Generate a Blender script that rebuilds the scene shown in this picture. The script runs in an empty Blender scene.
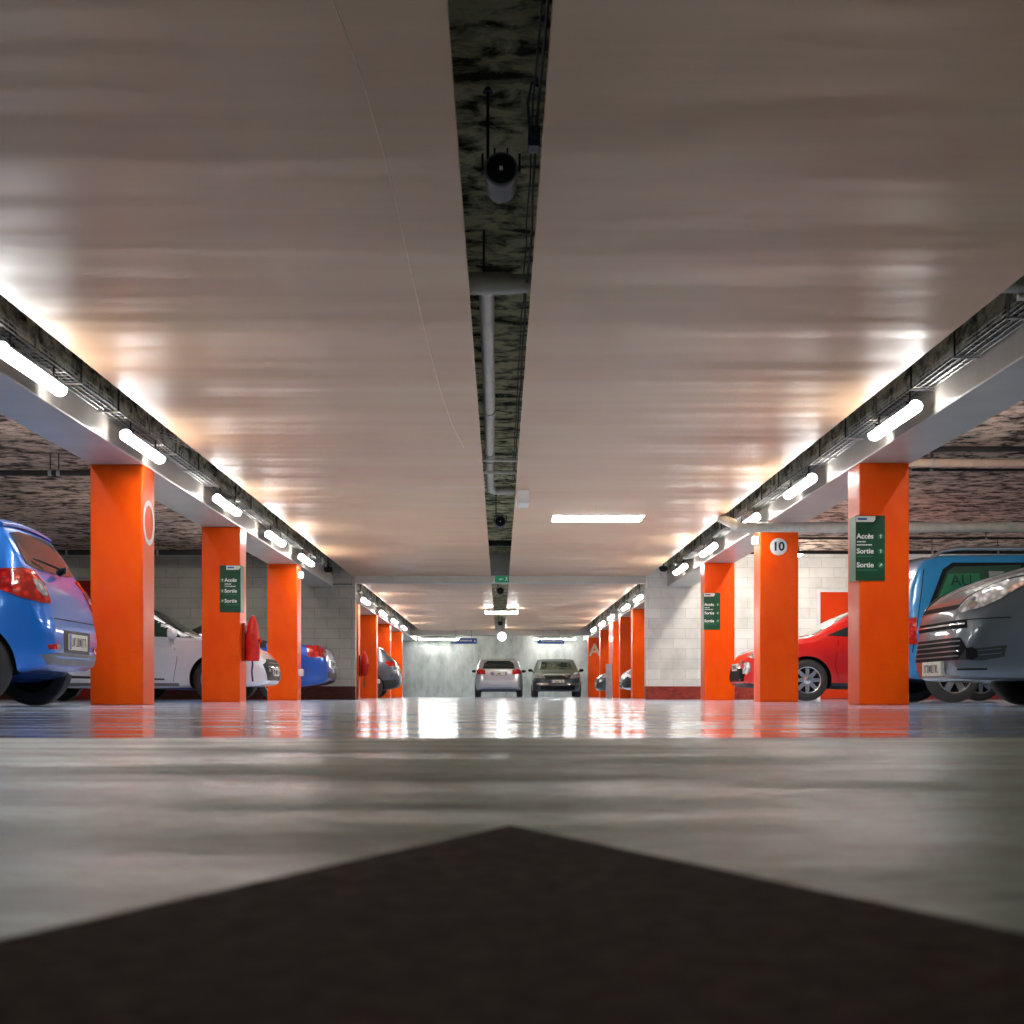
import bpy, bmesh, math, random
from mathutils import Vector, Matrix
from mathutils.bvhtree import BVHTree
random.seed(7)
sc = bpy.context.scene
COL = sc.collection
PI = math.pi
R = math.radians

# ------------------------------------------------------------------ materials
def mat(name, base=(.5, .5, .5), rough=.5, metal=0.0, spec=.5, coat=0.0, emit=None, strength=0.0, coat_rough=.05):
    m = bpy.data.materials.new(name)
    m.use_nodes = True
    b = m.node_tree.nodes['Principled BSDF']
    b.inputs['Base Color'].default_value = (*base, 1)
    b.inputs['Roughness'].default_value = rough
    b.inputs['Metallic'].default_value = metal
    b.inputs['Specular IOR Level'].default_value = spec
    b.inputs['Coat Weight'].default_value = coat
    b.inputs['Coat Roughness'].default_value = coat_rough
    if emit:
        b.inputs['Emission Color'].default_value = (*emit, 1)
        b.inputs['Emission Strength'].default_value = strength
    return m

class NT:
    def __init__(s, m):
        s.m = m; s.t = m.node_tree; s.b = s.t.nodes['Principled BSDF']
    def n(s, typ, **kw):
        x = s.t.nodes.new(typ)
        for k, v in kw.items():
            if hasattr(x, k): setattr(x, k, v)
        return x
    def l(s, a, b): s.t.links.new(a, b)
    def coord(s, scale=(1, 1, 1), rot=(0, 0, 0)):
        c = s.n('ShaderNodeTexCoord'); mp = s.n('ShaderNodeMapping')
        mp.inputs['Scale'].default_value = scale
        mp.inputs['Rotation'].default_value = rot
        s.l(c.outputs['Object'], mp.inputs['Vector'])
        return mp.outputs['Vector']
    def noise(s, vec, scale=5, detail=6, rough=.6, dist=0):
        x = s.n('ShaderNodeTexNoise')
        x.inputs['Scale'].default_value = scale
        x.inputs['Detail'].default_value = detail
        x.inputs['Roughness'].default_value = rough
        x.inputs['Distortion'].default_value = dist
        s.l(vec, x.inputs['Vector'])
        return x.outputs['Fac']
    def ramp(s, fac, stops):
        x = s.n('ShaderNodeValToRGB')
        e = x.color_ramp.elements
        while len(e) < len(stops): e.new(.5)
        for i, (p, c) in enumerate(stops):
            e[i].position = p
            e[i].color = (*c, 1) if len(c) == 3 else c
        s.l(fac, x.inputs['Fac'])
        return x.outputs['Color']
    def mix(s, fac, a, b, mode='MIX'):
        x = s.n('ShaderNodeMix', data_type='RGBA', blend_type=mode)
        for sock, v in ((x.inputs[0], fac), (x.inputs[6], a), (x.inputs[7], b)):
            if isinstance(v, (int, float)): sock.default_value = v
            elif isinstance(v, tuple): sock.default_value = (*v, 1)
            else: s.l(v, sock)
        return x.outputs[2]
    def bump(s, h, strength=.3, dist=.01, base=None):
        x = s.n('ShaderNodeBump')
        x.inputs['Strength'].default_value = strength
        x.inputs['Distance'].default_value = dist
        s.l(h, x.inputs['Height'])
        if base is not None: s.l(base, x.inputs['Normal'])
        s.l(x.outputs['Normal'], s.b.inputs['Normal'])
        return x.outputs['Normal']
    def color(s, c): s.l(c, s.b.inputs['Base Color'])
    def rough(s, c): s.l(c, s.b.inputs['Roughness'])
    def mrange(s, v, a, b, c, d):
        x = s.n('ShaderNodeMapRange')
        for i, q in enumerate((a, b, c, d)): x.inputs[i + 1].default_value = q
        s.l(v, x.inputs[0])
        return x.outputs[0]

def g(v): return (v, v, v)

def m_panel():
    m = mat('ceiling_panel_lacquer', (.42, .33, .28), .4, spec=.4)
    t = NT(m)
    n1 = t.noise(t.coord((.35, .8, 1)), 1.2, 3, .5)
    n2 = t.noise(t.coord((.5, 6, 1)), 1.5, 5, .6)
    c = t.ramp(n1, [(.35, (.69, .40, .24)), (.65, (.74, .495, .295))])
    c = t.mix(.35, c, t.ramp(n2, [(.3, (.62, .375, .22)), (.7, (.78, .53, .32))]))
    t.color(c)
    t.rough(t.mrange(n2, .3, .7, .32, .48))
    w = t.noise(t.coord((.12, 1.0, 1)), 1.1, 2, .4)
    t.bump(w, .6, .12)
    return m

def m_rough_concrete(name, dark, light, sc_=1.0, light_tint=None):
    m = mat(name, light, .95, spec=.1)
    t = NT(m)
    a = t.noise(t.coord((3.6 * sc_, 4.6 * sc_, 3)), 1.3, 9, .64, .4)
    b = t.noise(t.coord((.6, 1.6, 1)), 1.0, 4, .5)
    mid = tuple((x + y) / 2 for x, y in zip(dark, light))
    c = t.ramp(a, [(.40, dark), (.48, mid), (.56, light)])
    c = t.mix(.5, c, t.ramp(b, [(.35, g(.5)), (.6, g(1.0))]), 'MULTIPLY')
    if light_tint:
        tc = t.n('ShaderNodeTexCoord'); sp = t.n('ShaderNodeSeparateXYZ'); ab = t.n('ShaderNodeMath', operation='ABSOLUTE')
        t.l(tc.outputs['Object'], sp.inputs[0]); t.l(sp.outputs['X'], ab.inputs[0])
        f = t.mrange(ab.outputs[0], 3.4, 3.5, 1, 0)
        c = t.mix(f, c, t.mix(1.0, c, light_tint, 'MULTIPLY'))  # paints the greener, brighter light over the aisle into the slab colour
    t.color(c)
    t.bump(a, 1.0, .08)
    return m

def m_paint_wall(name, base, rough=.4, var=.06):
    m = mat(name, base, rough, spec=.4)
    t = NT(m)
    n = t.noise(t.coord((1, 1, 1)), 2.5, 6, .6)
    lo = tuple(x * (1 - var * 2.5) for x in base)
    t.color(t.ramp(n, [(.35, lo), (.62, base)]))
    t.bump(t.noise(t.coord(), 14, 4, .6), .12, .01)
    return m

def m_beam():
    m = mat('beam_paint', (.5, .46, .41), .35, spec=.4)
    t = NT(m)
    base = t.ramp(t.noise(t.coord(), 2.5, 6, .6), [(.35, (.50, .455, .40)), (.62, (.56, .52, .47))])
    a = t.noise(t.coord((2, 3.2, 6)), 1.3, 9, .65, .5)
    raw = t.ramp(a, [(.38, (.03, .027, .02)), (.47, (.30, .27, .21)), (.58, (.66, .60, .47))])
    tc = t.n('ShaderNodeTexCoord'); sp = t.n('ShaderNodeSeparateXYZ')
    t.l(tc.outputs['Object'], sp.inputs[0])
    up = t.mrange(sp.outputs['Z'], 2.515, 2.53, 0, 1)
    t.color(t.mix(up, base, raw))
    t.rough(t.mrange(up, 0, 1, .35, .95))
    mm = t.n('ShaderNodeMath', operation='MULTIPLY'); t.l(a, mm.inputs[0]); t.l(up, mm.inputs[1])
    t.bump(mm.outputs[0], 1.0, .06)
    return m

def m_orange():
    m = mat('orange_gloss_paint', (.9, .07, .002), .34, spec=.22, coat=.05, coat_rough=.12)
    t = NT(m)
    n = t.noise(t.coord((1, 1, .5)), 3, 5, .6)
    c = t.ramp(n, [(.3, (.92, .070, .0)), (.65, (1.0, .115, .001))])
    # scuffs low on the column where bumpers rub
    tc = t.n('ShaderNodeTexCoord'); sp = t.n('ShaderNodeSeparateXYZ')
    t.l(tc.outputs['Object'], sp.inputs[0])
    band = t.ramp(t.mrange(sp.outputs['Z'], 0, 2.3, 0, 1), [(.0, g(.7)), (.03, g(.3)), (.2, g(.75)), (.32, g(0))])
    sn = t.noise(t.coord((2.0, 2.0, 14)), 2.0, 6, .65)
    sm = t.ramp(sn, [(.60, g(0)), (.66, g(1))])
    f = t.mix(1.0, band, sm, 'MULTIPLY')
    f2 = t.mix(.5, (0, 0, 0), f)
    t.color(t.mix(f2, c, (.50, .09, .04)))
    t.bump(t.noise(t.coord(), 30, 3, .5), .05, .005)
    return m

def m_floor_gloss():
    m = mat('floor_resin_gloss', (.22, .23, .25), .08, spec=.5)
    t = NT(m)
    n = t.noise(t.coord((.35, 1.2, 1)), 1.6, 6, .62)
    t.color(t.ramp(n, [(.3, (.42, .55, .76)), (.7, (.58, .71, .90))]))
    t.rough(t.mrange(t.noise(t.coord((.4, 1.4, 1)), 2.2, 5, .6), .3, .7, .07, .19))
    t.bump(t.noise(t.coord((.5, 1.0, 1)), 2.0, 3, .5), .06, .03)
    return m

def m_floor_matt():
    m = mat('floor_concrete_worn', (.33, .34, .30), .4, spec=.35)
    t = NT(m)
    a = t.noise(t.coord((.7, 2.6, 1)), 1.3, 6, .6, .4)
    b = t.noise(t.coord((6, 9, 1)), 4, 8, .7)
    c = t.ramp(a, [(.34, (.30, .40, .36)), (.45, (.58, .76, .68)), (.62, (.70, .90, .81))])
    c = t.mix(.45, c, t.ramp(b, [(.38, g(.3)), (.58, g(1))]), 'MULTIPLY')
    d = t.noise(t.coord((.9, 5.5, 1)), 1.1, 4, .55, .3)
    c = t.mix(.5, c, t.ramp(d, [(.40, g(.35)), (.52, g(1))]), 'MULTIPLY')
    t.color(c)
    t.rough(t.mrange(t.noise(t.coord((.8, 2.2, 1)), 1.7, 5, .6), .35, .65, .26, .5))
    t.bump(b, .22, .01)
    return m

def m_blocks(name, face, joint, base_band):
    m = mat(name, face, .45, spec=.4)
    t = NT(m)
    tc = t.n('ShaderNodeTexCoord'); sp = t.n('ShaderNodeSeparateXYZ'); cb = t.n('ShaderNodeCombineXYZ')
    t.l(tc.outputs['Object'], sp.inputs[0])
    t.l(sp.outputs['X'], cb.inputs[0]); t.l(sp.outputs['Z'], cb.inputs[1])
    br = t.n('ShaderNodeTexBrick')
    t.l(cb.outputs[0], br.inputs['Vector'])
    br.inputs['Scale'].default_value = 1
    br.inputs['Brick Width'].default_value = .5
    br.inputs['Row Height'].default_value = .205
    br.inputs['Mortar Size'].default_value = .006
    br.inputs['Mortar Smooth'].default_value = .3
    br.inputs['Color1'].default_value = (*face, 1)
    br.inputs['Color2'].default_value = (*tuple(x * .9 for x in face), 1)
    br.inputs['Mortar'].default_value = (*joint, 1)
    n = t.noise(t.coord(), 2.2, 6, .6)
    c = t.mix(.55, br.outputs['Color'], t.ramp(n, [(.3, g(.6)), (.6, g(1))]), 'MULTIPLY')
    # painted red band at the foot of the wall
    st = t.ramp(t.mrange(sp.outputs['Z'], 0, 1, 0, 1), [(.262, g(1)), (.270, g(0))])
    bn = t.ramp(t.noise(t.coord((3, 3, 6)), 3, 7, .7), [(.35, tuple(x * .45 for x in base_band)), (.6, base_band)])
    t.color(t.mix(st, c, bn))
    inv = t.n('ShaderNodeMath', operation='SUBTRACT'); inv.inputs[0].default_value = 1
    t.l(br.outputs['Fac'], inv.inputs[1])
    t.bump(inv.outputs[0], .6, .01)
    return m

def m_far_wall():
    m = mat('far_wall_concrete', (.5, .52, .5), .7, spec=.3)
    t = NT(m)
    a = t.noise(t.coord((.9, 1, .45)), 1.3, 8, .66)
    b = t.noise(t.coord((5, 1, 1)), 1.8, 5, .6)
    c = t.ramp(a, [(.3, (.24, .26, .255)), (.5, (.47, .50, .48)), (.7, (.64, .66, .63))])
    t.color(t.mix(.4, c, t.ramp(b, [(.3, g(.55)), (.6, g(1))]), 'MULTIPLY'))
    t.bump(b, .2, .02)
    return m

def m_carpaint(name, base, metal=.35, rough=.3):
    m = mat(name, base, rough, metal=metal, spec=.5, coat=1.0, coat_rough=.03)
    t = NT(m)
    n = t.noise(t.coord(), 3, 4, .5)
    t.color(t.ramp(n, [(.35, tuple(x * .93 for x in base)), (.65, base)]))
    return m

def m_lamp_glass(name, base):
    m = mat(name, base, .12, metal=.0, spec=.8, coat=1.0)
    t = NT(m)
    v = t.n('ShaderNodeTexVoronoi'); v.inputs['Scale'].default_value = 18
    t.l(t.coord(), v.inputs['Vector'])
    t.color(t.ramp(v.outputs['Distance'], [(.1, tuple(min(1, x * 1.25) for x in base)), (.6, tuple(x * .45 for x in base))]))
    t.bump(v.outputs['Distance'], .4, .01)
    return m

def m_bevelnoise(name, base, rough, metal=0, var=.15, scale=8, spec=.4):
    m = mat(name, base, rough, metal=metal, spec=spec)
    t = NT(m)
    t.color(t.ramp(t.noise(t.coord(), scale, 5, .6), [(.3, tuple(x * (1 - var) for x in base)), (.7, tuple(min(1, x * (1 + var)) for x in base))]))
    return m

M = dict(
    panel=m_panel(),
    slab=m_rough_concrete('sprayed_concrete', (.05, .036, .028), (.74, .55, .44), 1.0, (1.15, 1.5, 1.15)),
    beam=m_beam(),
    cross=m_paint_wall('cross_beam_paint', (.56, .54, .49), .35, .05),
    orange=m_orange(),
    floor_g=m_floor_gloss(), floor_m=m_floor_matt(),
    block_l=m_blocks('grey_painted_blocks', (.56, .57, .50), (.34, .34, .30), (.10, .02, .015)),
    block_r=m_blocks('white_painted_blocks', (.95, .94, .88), (.70, .69, .62), (.42, .05, .03)),
    far=m_far_wall(),
    side=m_paint_wall('side_wall_concrete', (.42, .41, .38), .6, .1),
    arrow=m_bevelnoise('dark_floor_paint', (.12, .092, .092), .85, 0, .45, 60, spec=.12),
    tube=mat('lit_diffuser', (.9, .95, 1), .3, emit=(1.0, .98, .95), strength=21),
    tube_far=mat('lit_diffuser_far', (.9, .95, 1), .3, emit=(.98, .97, .93), strength=27),
    tube_fill=mat('lit_diffuser_fill', (.9, .95, 1), .3, emit=(1.0, .93, .84), strength=31),
    tube_warm=mat('lit_flat_diffuser', (.9, .95, 1), .3, emit=(1.0, .98, .92), strength=6),
    globe=mat('lit_globe', (.9, .95, 1), .3, emit=(1, 1, .97), strength=8),
    housing=m_bevelnoise('grey_polycarbonate', (.42, .46, .52), .35),
    galv=m_bevelnoise('galvanised_wire', (.40, .39, .36), .42, .7),
    steel_dark=m_bevelnoise('dark_steel', (.03, .03, .03), .5, .4),
    cable=m_bevelnoise('cable_black', (.025, .024, .022), .6),
    cable_g=m_bevelnoise('cable_grey', (.34, .33, .30), .6),
    pipe=m_bevelnoise('grey_plastic_pipe', (.46, .43, .36), .4),
    pipe_w=m_bevelnoise('white_plastic_pipe', (.66, .63, .55), .35),
    pipe_tan=m_bevelnoise('tan_pipe', (.50, .36, .28), .5),
    pipe_k=m_bevelnoise('black_pipe', (.02, .018, .017), .5),
    black=m_bevelnoise('black_plastic', (.010, .010, .011), .65, spec=.12),
    dark_trim=m_bevelnoise('dark_trim', (.03, .032, .035), .5),
    grey_trim=m_bevelnoise('grey_trim', (.20, .20, .215), .5),
    speaker=m_bevelnoise('speaker_grey', (.13, .13, .14), .7, spec=.2),
    rubber=m_bevelnoise('tyre_rubber', (.045, .045, .043), .7),
    alloy=mat('alloy', (.62, .63, .65), .25, metal=.85),
    well=m_bevelnoise('wheel_well', (.010, .010, .010), .9),
    glass=mat('tinted_glass', (.02, .03, .032), .04, spec=.5),
    glass_r=mat('grey_rear_glass', (.06, .08, .085), .1, spec=.15),
    glass_g=mat('green_tinted_glass', (.025, .075, .05), .05, spec=.6, coat=1),
    glass_l=mat('pale_glass', (.30, .34, .33), .06, spec=.6, coat=1),
    red_lamp=m_lamp_glass('red_lamp', (.75, .012, .008)),
    clear_lamp=m_lamp_glass('clear_lamp', (.62, .60, .60)),
    amber=m_lamp_glass('amber_lamp', (.75, .45, .36)),
    chrome=mat('chrome', (.75, .76, .78), .12, metal=1),
    plate=m_bevelnoise('plate_white', (.72, .71, .62), .4),
    plate_b=m_bevelnoise('plate_blue', (.02, .10, .45), .4),
    ink=m_bevelnoise('dark_ink', (.02, .025, .04), .5),
    white=m_bevelnoise('white_paint', (.80, .80, .78), .4, var=.05),
    sign_g=m_bevelnoise('sign_green', (.004, .065, .028), .35, var=.2, scale=3),
    sign_gl=m_bevelnoise('sign_green_light', (.02, .17, .08), .35),
    sign_b=m_bevelnoise('sign_blue', (.03, .09, .38), .35),
    sign_lit=mat('exit_green', (.01, .20, .10), .35, emit=(.02, .45, .22), strength=.06),
    red_cover=m_bevelnoise('red_vinyl', (.62, .018, .012), .35, var=.25, scale=12),
    red_door=m_bevelnoise('red_door_paint', (.80, .055, .006), .35, var=.08, scale=2),
    red_door_d=m_bevelnoise('dark_red_door_paint', (.30, .012, .008), .4, var=.1, scale=2),
    strap=m_bevelnoise('navy_strap', (.02, .035, .14), .6),
    grey_box=m_bevelnoise('grey_cabinet_paint', (.34, .30, .30), .45),
    letter=m_bevelnoise('cream_paint', (.80, .62, .42), .5),
    p_blue=m_carpaint('blue_paint', (.006, .20, .80), .25),
    p_white=m_carpaint('pearl_white_paint', (.80, .87, .95), .05),
    p_royal=m_carpaint('royal_blue_paint', (.01, .10, .52), .25),
    p_dark=m_carpaint('slate_paint', (.10, .12, .15), .4),
    p_silver=m_carpaint('silver_paint', (.55, .58, .64), .5),
    p_graph=m_carpaint('graphite_paint', (.07, .095, .115), .4),
    p_red=m_carpaint('red_paint', (.80, .012, .006), .08),
    p_grey=m_carpaint('blue_grey_paint', (.11, .14, .165), .45),
    p_azure=m_carpaint('azure_paint', (.02, .26, .58), .15),
    soft_top=m_bevelnoise('black_canvas', (.012, .012, .012), .8),
)

# ------------------------------------------------------------------ mesh builder
class MB:
    def __init__(s): s.bm = bmesh.new(); s.mi = 0; s.boxy = False
    def _f(s, vs):
        try:
            f = s.bm.faces.new(vs); f.material_index = s.mi; return f
        except ValueError:
            return None
    def box(s, x0, x1, y0, y1, z0, z1):
        v = [s.bm.verts.new((x, y, z)) for z in (z0, z1) for y in (y0, y1) for x in (x0, x1)]
        for q in ((0, 2, 3, 1), (4, 5, 7, 6), (0, 1, 5, 4), (2, 6, 7, 3), (0, 4, 6, 2), (1, 3, 7, 5)):
            s._f([v[i] for i in q])
        return s
    def bbox(s, x0, x1, y0, y1, z0, z1, b=.01, seg=2):
        s.boxy = True
        t = bmesh.new()
        vv = [t.verts.new((x, y, z)) for z in (z0, z1) for y in (y0, y1) for x in (x0, x1)]
        for q in ((0, 2, 3, 1), (4, 5, 7, 6), (0, 1, 5, 4), (2, 6, 7, 3), (0, 4, 6, 2), (1, 3, 7, 5)):
            t.faces.new([vv[i] for i in q])
        bmesh.ops.bevel(t, geom=list(t.edges), offset=b, segments=seg, profile=.5, affect='EDGES', clamp_overlap=True)
        s.add(t); t.free(); return s
    def add(s, t, mtx=None):
        t.verts.index_update()
        vs = [s.bm.verts.new(mtx @ v.co if mtx else v.co) for v in t.verts]
        for f in t.faces: s._f([vs[v.index] for v in f.verts])
    def tube(s, pts, r, n=8, cap=True, closed=False):
        pts = [Vector(p) for p in pts]
        rings = []
        up0 = None
        for i, p in enumerate(pts):
            a = pts[i - 1] if i > 0 else (pts[-1] if closed else p)
            b = pts[i + 1] if i < len(pts) - 1 else (pts[0] if closed else p)
            d = (b - a)
            d = d.normalized() if d.length > 1e-9 else Vector((0, 0, 1))
            if up0 is None:
                up0 = Vector((0, 0, 1)) if abs(d.z) < .9 else Vector((1, 0, 0))
            u = (up0 - d * up0.dot(d))
            if u.length < 1e-6: u = Vector((1, 0, 0)) - d * d.x
            u.normalize(); up0 = u
            w = d.cross(u)
            rr = r[i] if isinstance(r, (list, tuple)) else r
            rings.append([s.bm.verts.new(p + u * (rr * math.cos(2 * PI * k / n)) + w * (rr * math.sin(2 * PI * k / n))) for k in range(n)])
        m = len(rings)
        for i in range(m if closed else m - 1):
            A, B = rings[i], rings[(i + 1) % m]
            for k in range(n): s._f([A[k], A[(k + 1) % n], B[(k + 1) % n], B[k]])
        if cap and not closed:
            s._f(rings[0][::-1]); s._f(rings[-1])
        return s
    def lathe(s, prof, n=24, mtx=None):
        # prof: (r, h) around local Z
        mtx = mtx or Matrix()
        rings = []
        for (r, h) in prof:
            if r < 1e-6: rings.append([s.bm.verts.new(mtx @ Vector((0, 0, h)))])
            else: rings.append([s.bm.verts.new(mtx @ Vector((r * math.cos(2 * PI * k / n), r * math.sin(2 * PI * k / n), h))) for k in range(n)])
        for A, B in zip(rings, rings[1:]):
            if len(A) == 1 and len(B) == 1: continue
            for k in range(n):
                k2 = (k + 1) % n
                if len(A) == 1: s._f([A[0], B[k2], B[k]])
                elif len(B) == 1: s._f([A[k], A[k2], B[0]])
                else: s._f([A[k], A[k2], B[k2], B[k]])
        return s
    def prism(s, poly, mtx, h):
        # extrude a 2D polygon (x,y) by h along local z
        a = [s.bm.verts.new(mtx @ Vector((x, y, 0))) for x, y in poly]
        b = [s.bm.verts.new(mtx @ Vector((x, y, h))) for x, y in poly]
        s._f(a[::-1]); s._f(b)
        for i in range(len(poly)):
            j = (i + 1) % len(poly)
            s._f([a[i], a[j], b[j], b[i]])
        return s
    def mesh(s, name, mats, smooth=35):
        bmesh.ops.recalc_face_normals(s.bm, faces=list(s.bm.faces))
        me = bpy.data.meshes.new(name)
        s.bm.to_mesh(me); s.bm.free()
        for m in (mats if isinstance(mats, (list, tuple)) else [mats]): me.materials.append(m)
        if smooth:
            for p in me.polygons: p.use_smooth = True
            me.set_sharp_from_angle(angle=R(min(smooth, 20) if s.boxy else smooth))
        return me
    def build(s, name, mats, parent=None, smooth=35, loc=None):
        o = bpy.data.objects.new(name, s.mesh(name, mats, smooth))
        COL.objects.link(o)
        if parent: o.parent = parent
        if loc: o.location = loc
        return o

def tag(o, label=None, cat=None, group=None, kind=None):
    if label: o['label'] = label
    if cat: o['category'] = cat
    if group: o['group'] = group
    if kind: o['kind'] = kind
    return o
def empty(name, loc=(0, 0, 0), rz=0, label=None, cat=None, group=None):
    o = bpy.data.objects.new(name, None)
    COL.objects.link(o)
    o.location = loc; o.rotation_euler = (0, 0, rz); o.empty_display_size = .1
    return tag(o, label, cat, group)
def struct(o): o['kind'] = 'structure'; return o
def children(o): return [c for c in o.children]
def copy_tree(o, parent=None):
    c = o.copy(); COL.objects.link(c)
    if parent: c.parent = parent
    for ch in list(o.children): copy_tree(ch, c)
    return c

def text_bm(txt, size, depth=.003, align='CENTER', bold=0.0):
    cu = bpy.data.curves.new('lettering', 'FONT')
    cu.body = txt; cu.size = size; cu.extrude = depth / 2; cu.align_x = align; cu.align_y = 'CENTER'
    cu.offset = bold
    o = bpy.data.objects.new('lettering', cu)
    COL.objects.link(o)
    dg = bpy.context.evaluated_depsgraph_get()
    me = o.evaluated_get(dg).to_mesh()
    t = bmesh.new(); t.from_mesh(me)
    o.evaluated_get(dg).to_mesh_clear()
    bpy.data.objects.remove(o); bpy.data.curves.remove(cu)
    return t
# text facing the camera (-Y normal), x right, z up
FACE_CAM = Matrix.Rotation(R(90), 4, 'X')

# ------------------------------------------------------------------ camera
F = 1400.0
VX, HY, CH = 500.0, 694.5, .10
cd = bpy.data.cameras.new('camera')
cam = bpy.data.objects.new('camera', cd)
COL.objects.link(cam)
cam.location = (0, 0, CH); cam.rotation_euler = (R(90), 0, 0)
cd.sensor_fit = 'HORIZONTAL'; cd.sensor_width = 36
cd.lens = 36 * F / 1024
cd.shift_x = (512 - VX) / 1024
cd.shift_y = (HY - 512) / 1024
cd.clip_start = .05; cd.clip_end = 200
cd.dof.use_dof = True; cd.dof.focus_distance = 15; cd.dof.aperture_fstop = 10
sc.camera = cam
def at(px, py, Y): return Vector(((px - VX) * Y / F, Y, CH + (HY - py) * Y / F))

# ------------------------------------------------------------------ setting
PX, BW, BZ, PZ, SZ = 3.38, .50, 2.28, 2.50, 2.95    # pillar inner face, width, beam underside, panel underside, slab underside
Y0, YW, YE = -5.0, 28.3, 57.0
XO = 10.9
b = MB()
b.box(-XO, XO, 3.22, YE, -.2, 0); b.mi = 1; b.box(-XO, XO, Y0, 3.22, -.2, 0)
struct(b.build('floor', [M['floor_g'], M['floor_m']], smooth=0))
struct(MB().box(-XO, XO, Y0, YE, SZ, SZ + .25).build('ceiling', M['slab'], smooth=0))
struct(MB().box(-XO, XO, YE, YE + .2, -.2, SZ + .25).build('wall_back', M['far'], smooth=0))
struct(MB().box(-XO - .2, -XO, Y0, YE + .2, -.2, SZ + .25).build('wall_left', M['side'], smooth=0))
struct(MB().box(XO, XO + .2, Y0, YE + .2, -.2, SZ + .25).build('wall_right', M['side'], smooth=0))
struct(MB().box(-XO, -2.93, YW, YW + .3, 0, SZ).build('wall_left_cross', M['block_l'], smooth=0))
struct(MB().box(2.95, XO, YW, YW + .3, 0, SZ).build('wall_right_cross', M['block_r'], smooth=0))
# long beams over the pillar rows
ti = 1
for sx in (-1, 1):
    for (ya, yb) in ((Y0, YW), (YW + .3, YE)):
        x0, x1 = sorted((sx * PX, sx * (PX + BW)))
        struct(MB().bbox(x0, x1, ya, yb, BZ, SZ, .012).build('trim_%d' % ti, M['beam'])); ti += 1
# cross beams
struct(MB().bbox(-2.93, 2.95, YW - .02, YW + .28, 2.35, SZ, .012).build('trim_%d' % ti, M['cross'])); ti += 1
struct(MB().bbox(-PX, PX, 52.55, 53.0, 2.325, SZ, .012).build('trim_%d' % ti, M['cross'])); ti += 1

# suspended ceiling panels
for (ya, yb, where) in ((Y0, YW - .02, 'near'), (YW + .28, 52.55, 'far')):
    for sx in (-1, 1):
        side = 'left' if sx < 0 else 'right'
        root = empty('ceiling_panel', (0, ya, PZ))
        x0, x1 = sorted((sx * .183, sx * 3.0))
        pb = MB(); pb.bbox(x0, x1, 0, yb - ya, 0, .03, .004)
        pb.build('panel', M['panel'], root)
        hb = MB()
        y = 1.0
        while y < yb - ya:
            for xx in (sx * .45, sx * 2.7): hb.tube([(xx, y, .025), (xx, y, SZ - PZ + .01)], .006, 5)
            y += 3.0
        ho = hb.build('hanger', M['steel_dark'], root)
        ho['kind'] = 'stuff'
        if where == 'near' and sx < 0:
            pts = []
            for (px, py) in ((328, -10), (340, 20), (362, 78), (385, 160), (400, 222), (415, 290), (428, 345), (440, 390), (452, 425), (464, 448)):
                Y = (PZ - CH) * F / (HY - py)
                pts.append(((px - VX) * Y / F, Y - ya, -.0005))
            MB().tube(pts, .0035, 5).build('scratch_line', M['letter'], root)
        tag(root, {('near', -1): 'large pinkish beige lacquered ceiling panel left of the central slot, with a thin curved scratch line',
                   ('near', 1): 'large pinkish beige lacquered ceiling panel right of the central slot, above the green exit pillar signs',
                   ('far', -1): 'beige ceiling panel beyond the cross beam, left of the central slot',
                   ('far', 1): 'beige ceiling panel beyond the cross beam, right of the central slot'}[(where, sx)], 'ceiling panel')

# ------------------------------------------------------------------ pillars
def pillar(sx, Y, label, d=.45, w=BW, shadow=True):
    root = empty('pillar', (sx * (PX + w / 2), Y + d / 2, 0), 0, label, 'pillar')
    MB().bbox(-w / 2, w / 2, -d / 2, d / 2, 0, BZ, .014, 2).build('shaft', M['orange'], root)
    return root
PL1 = pillar(-1, 13.25, 'wide orange pillar nearest on the left, beside the blue hatchback tail')
PL2 = pillar(-1, 18.2, 'orange pillar on the left with a green sign and a red extinguisher cover')
PL3 = pillar(-1, 23.35, 'orange pillar on the left just before the grey block wall')
PR1 = pillar(1, 13.16, 'red orange pillar nearest on the right carrying a large green sign', w=.468)
PR2 = pillar(1, 18.2, 'bright orange pillar on the right with the round number 10')
PR3 = pillar(1, 23.15, 'red orange pillar with a green sign against the white block wall')
PL4 = pillar(-1, 33.4, 'orange pillar half hidden behind the left block wall end')
PL5 = pillar(-1, 38.3, 'bright orange pillar beyond the left block wall, before the dark car')
PL6 = pillar(-1, 43.1, 'orange pillar behind the dark car tail, second visible beyond the left wall')
PL7 = pillar(-1, 48.3, 'red pillar farthest on the left, next to the concrete end wall')
PR4 = pillar(1, 35.7, 'orange pillar touching the end of the white block wall')
PR5 = pillar(1, 39.4, 'orange pillar behind the white car nose beyond the right wall')
PR6 = pillar(1, 41.9, 'dark red deep pillar behind the grey cabinet', d=1.6)
PR7 = pillar(1, 47.2, 'yellow orange pillar between the lettered pillar and the grey cabinet')
PR8 = pillar(1, 53.6, 'orange pillar with a painted letter A by the end wall')
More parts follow.
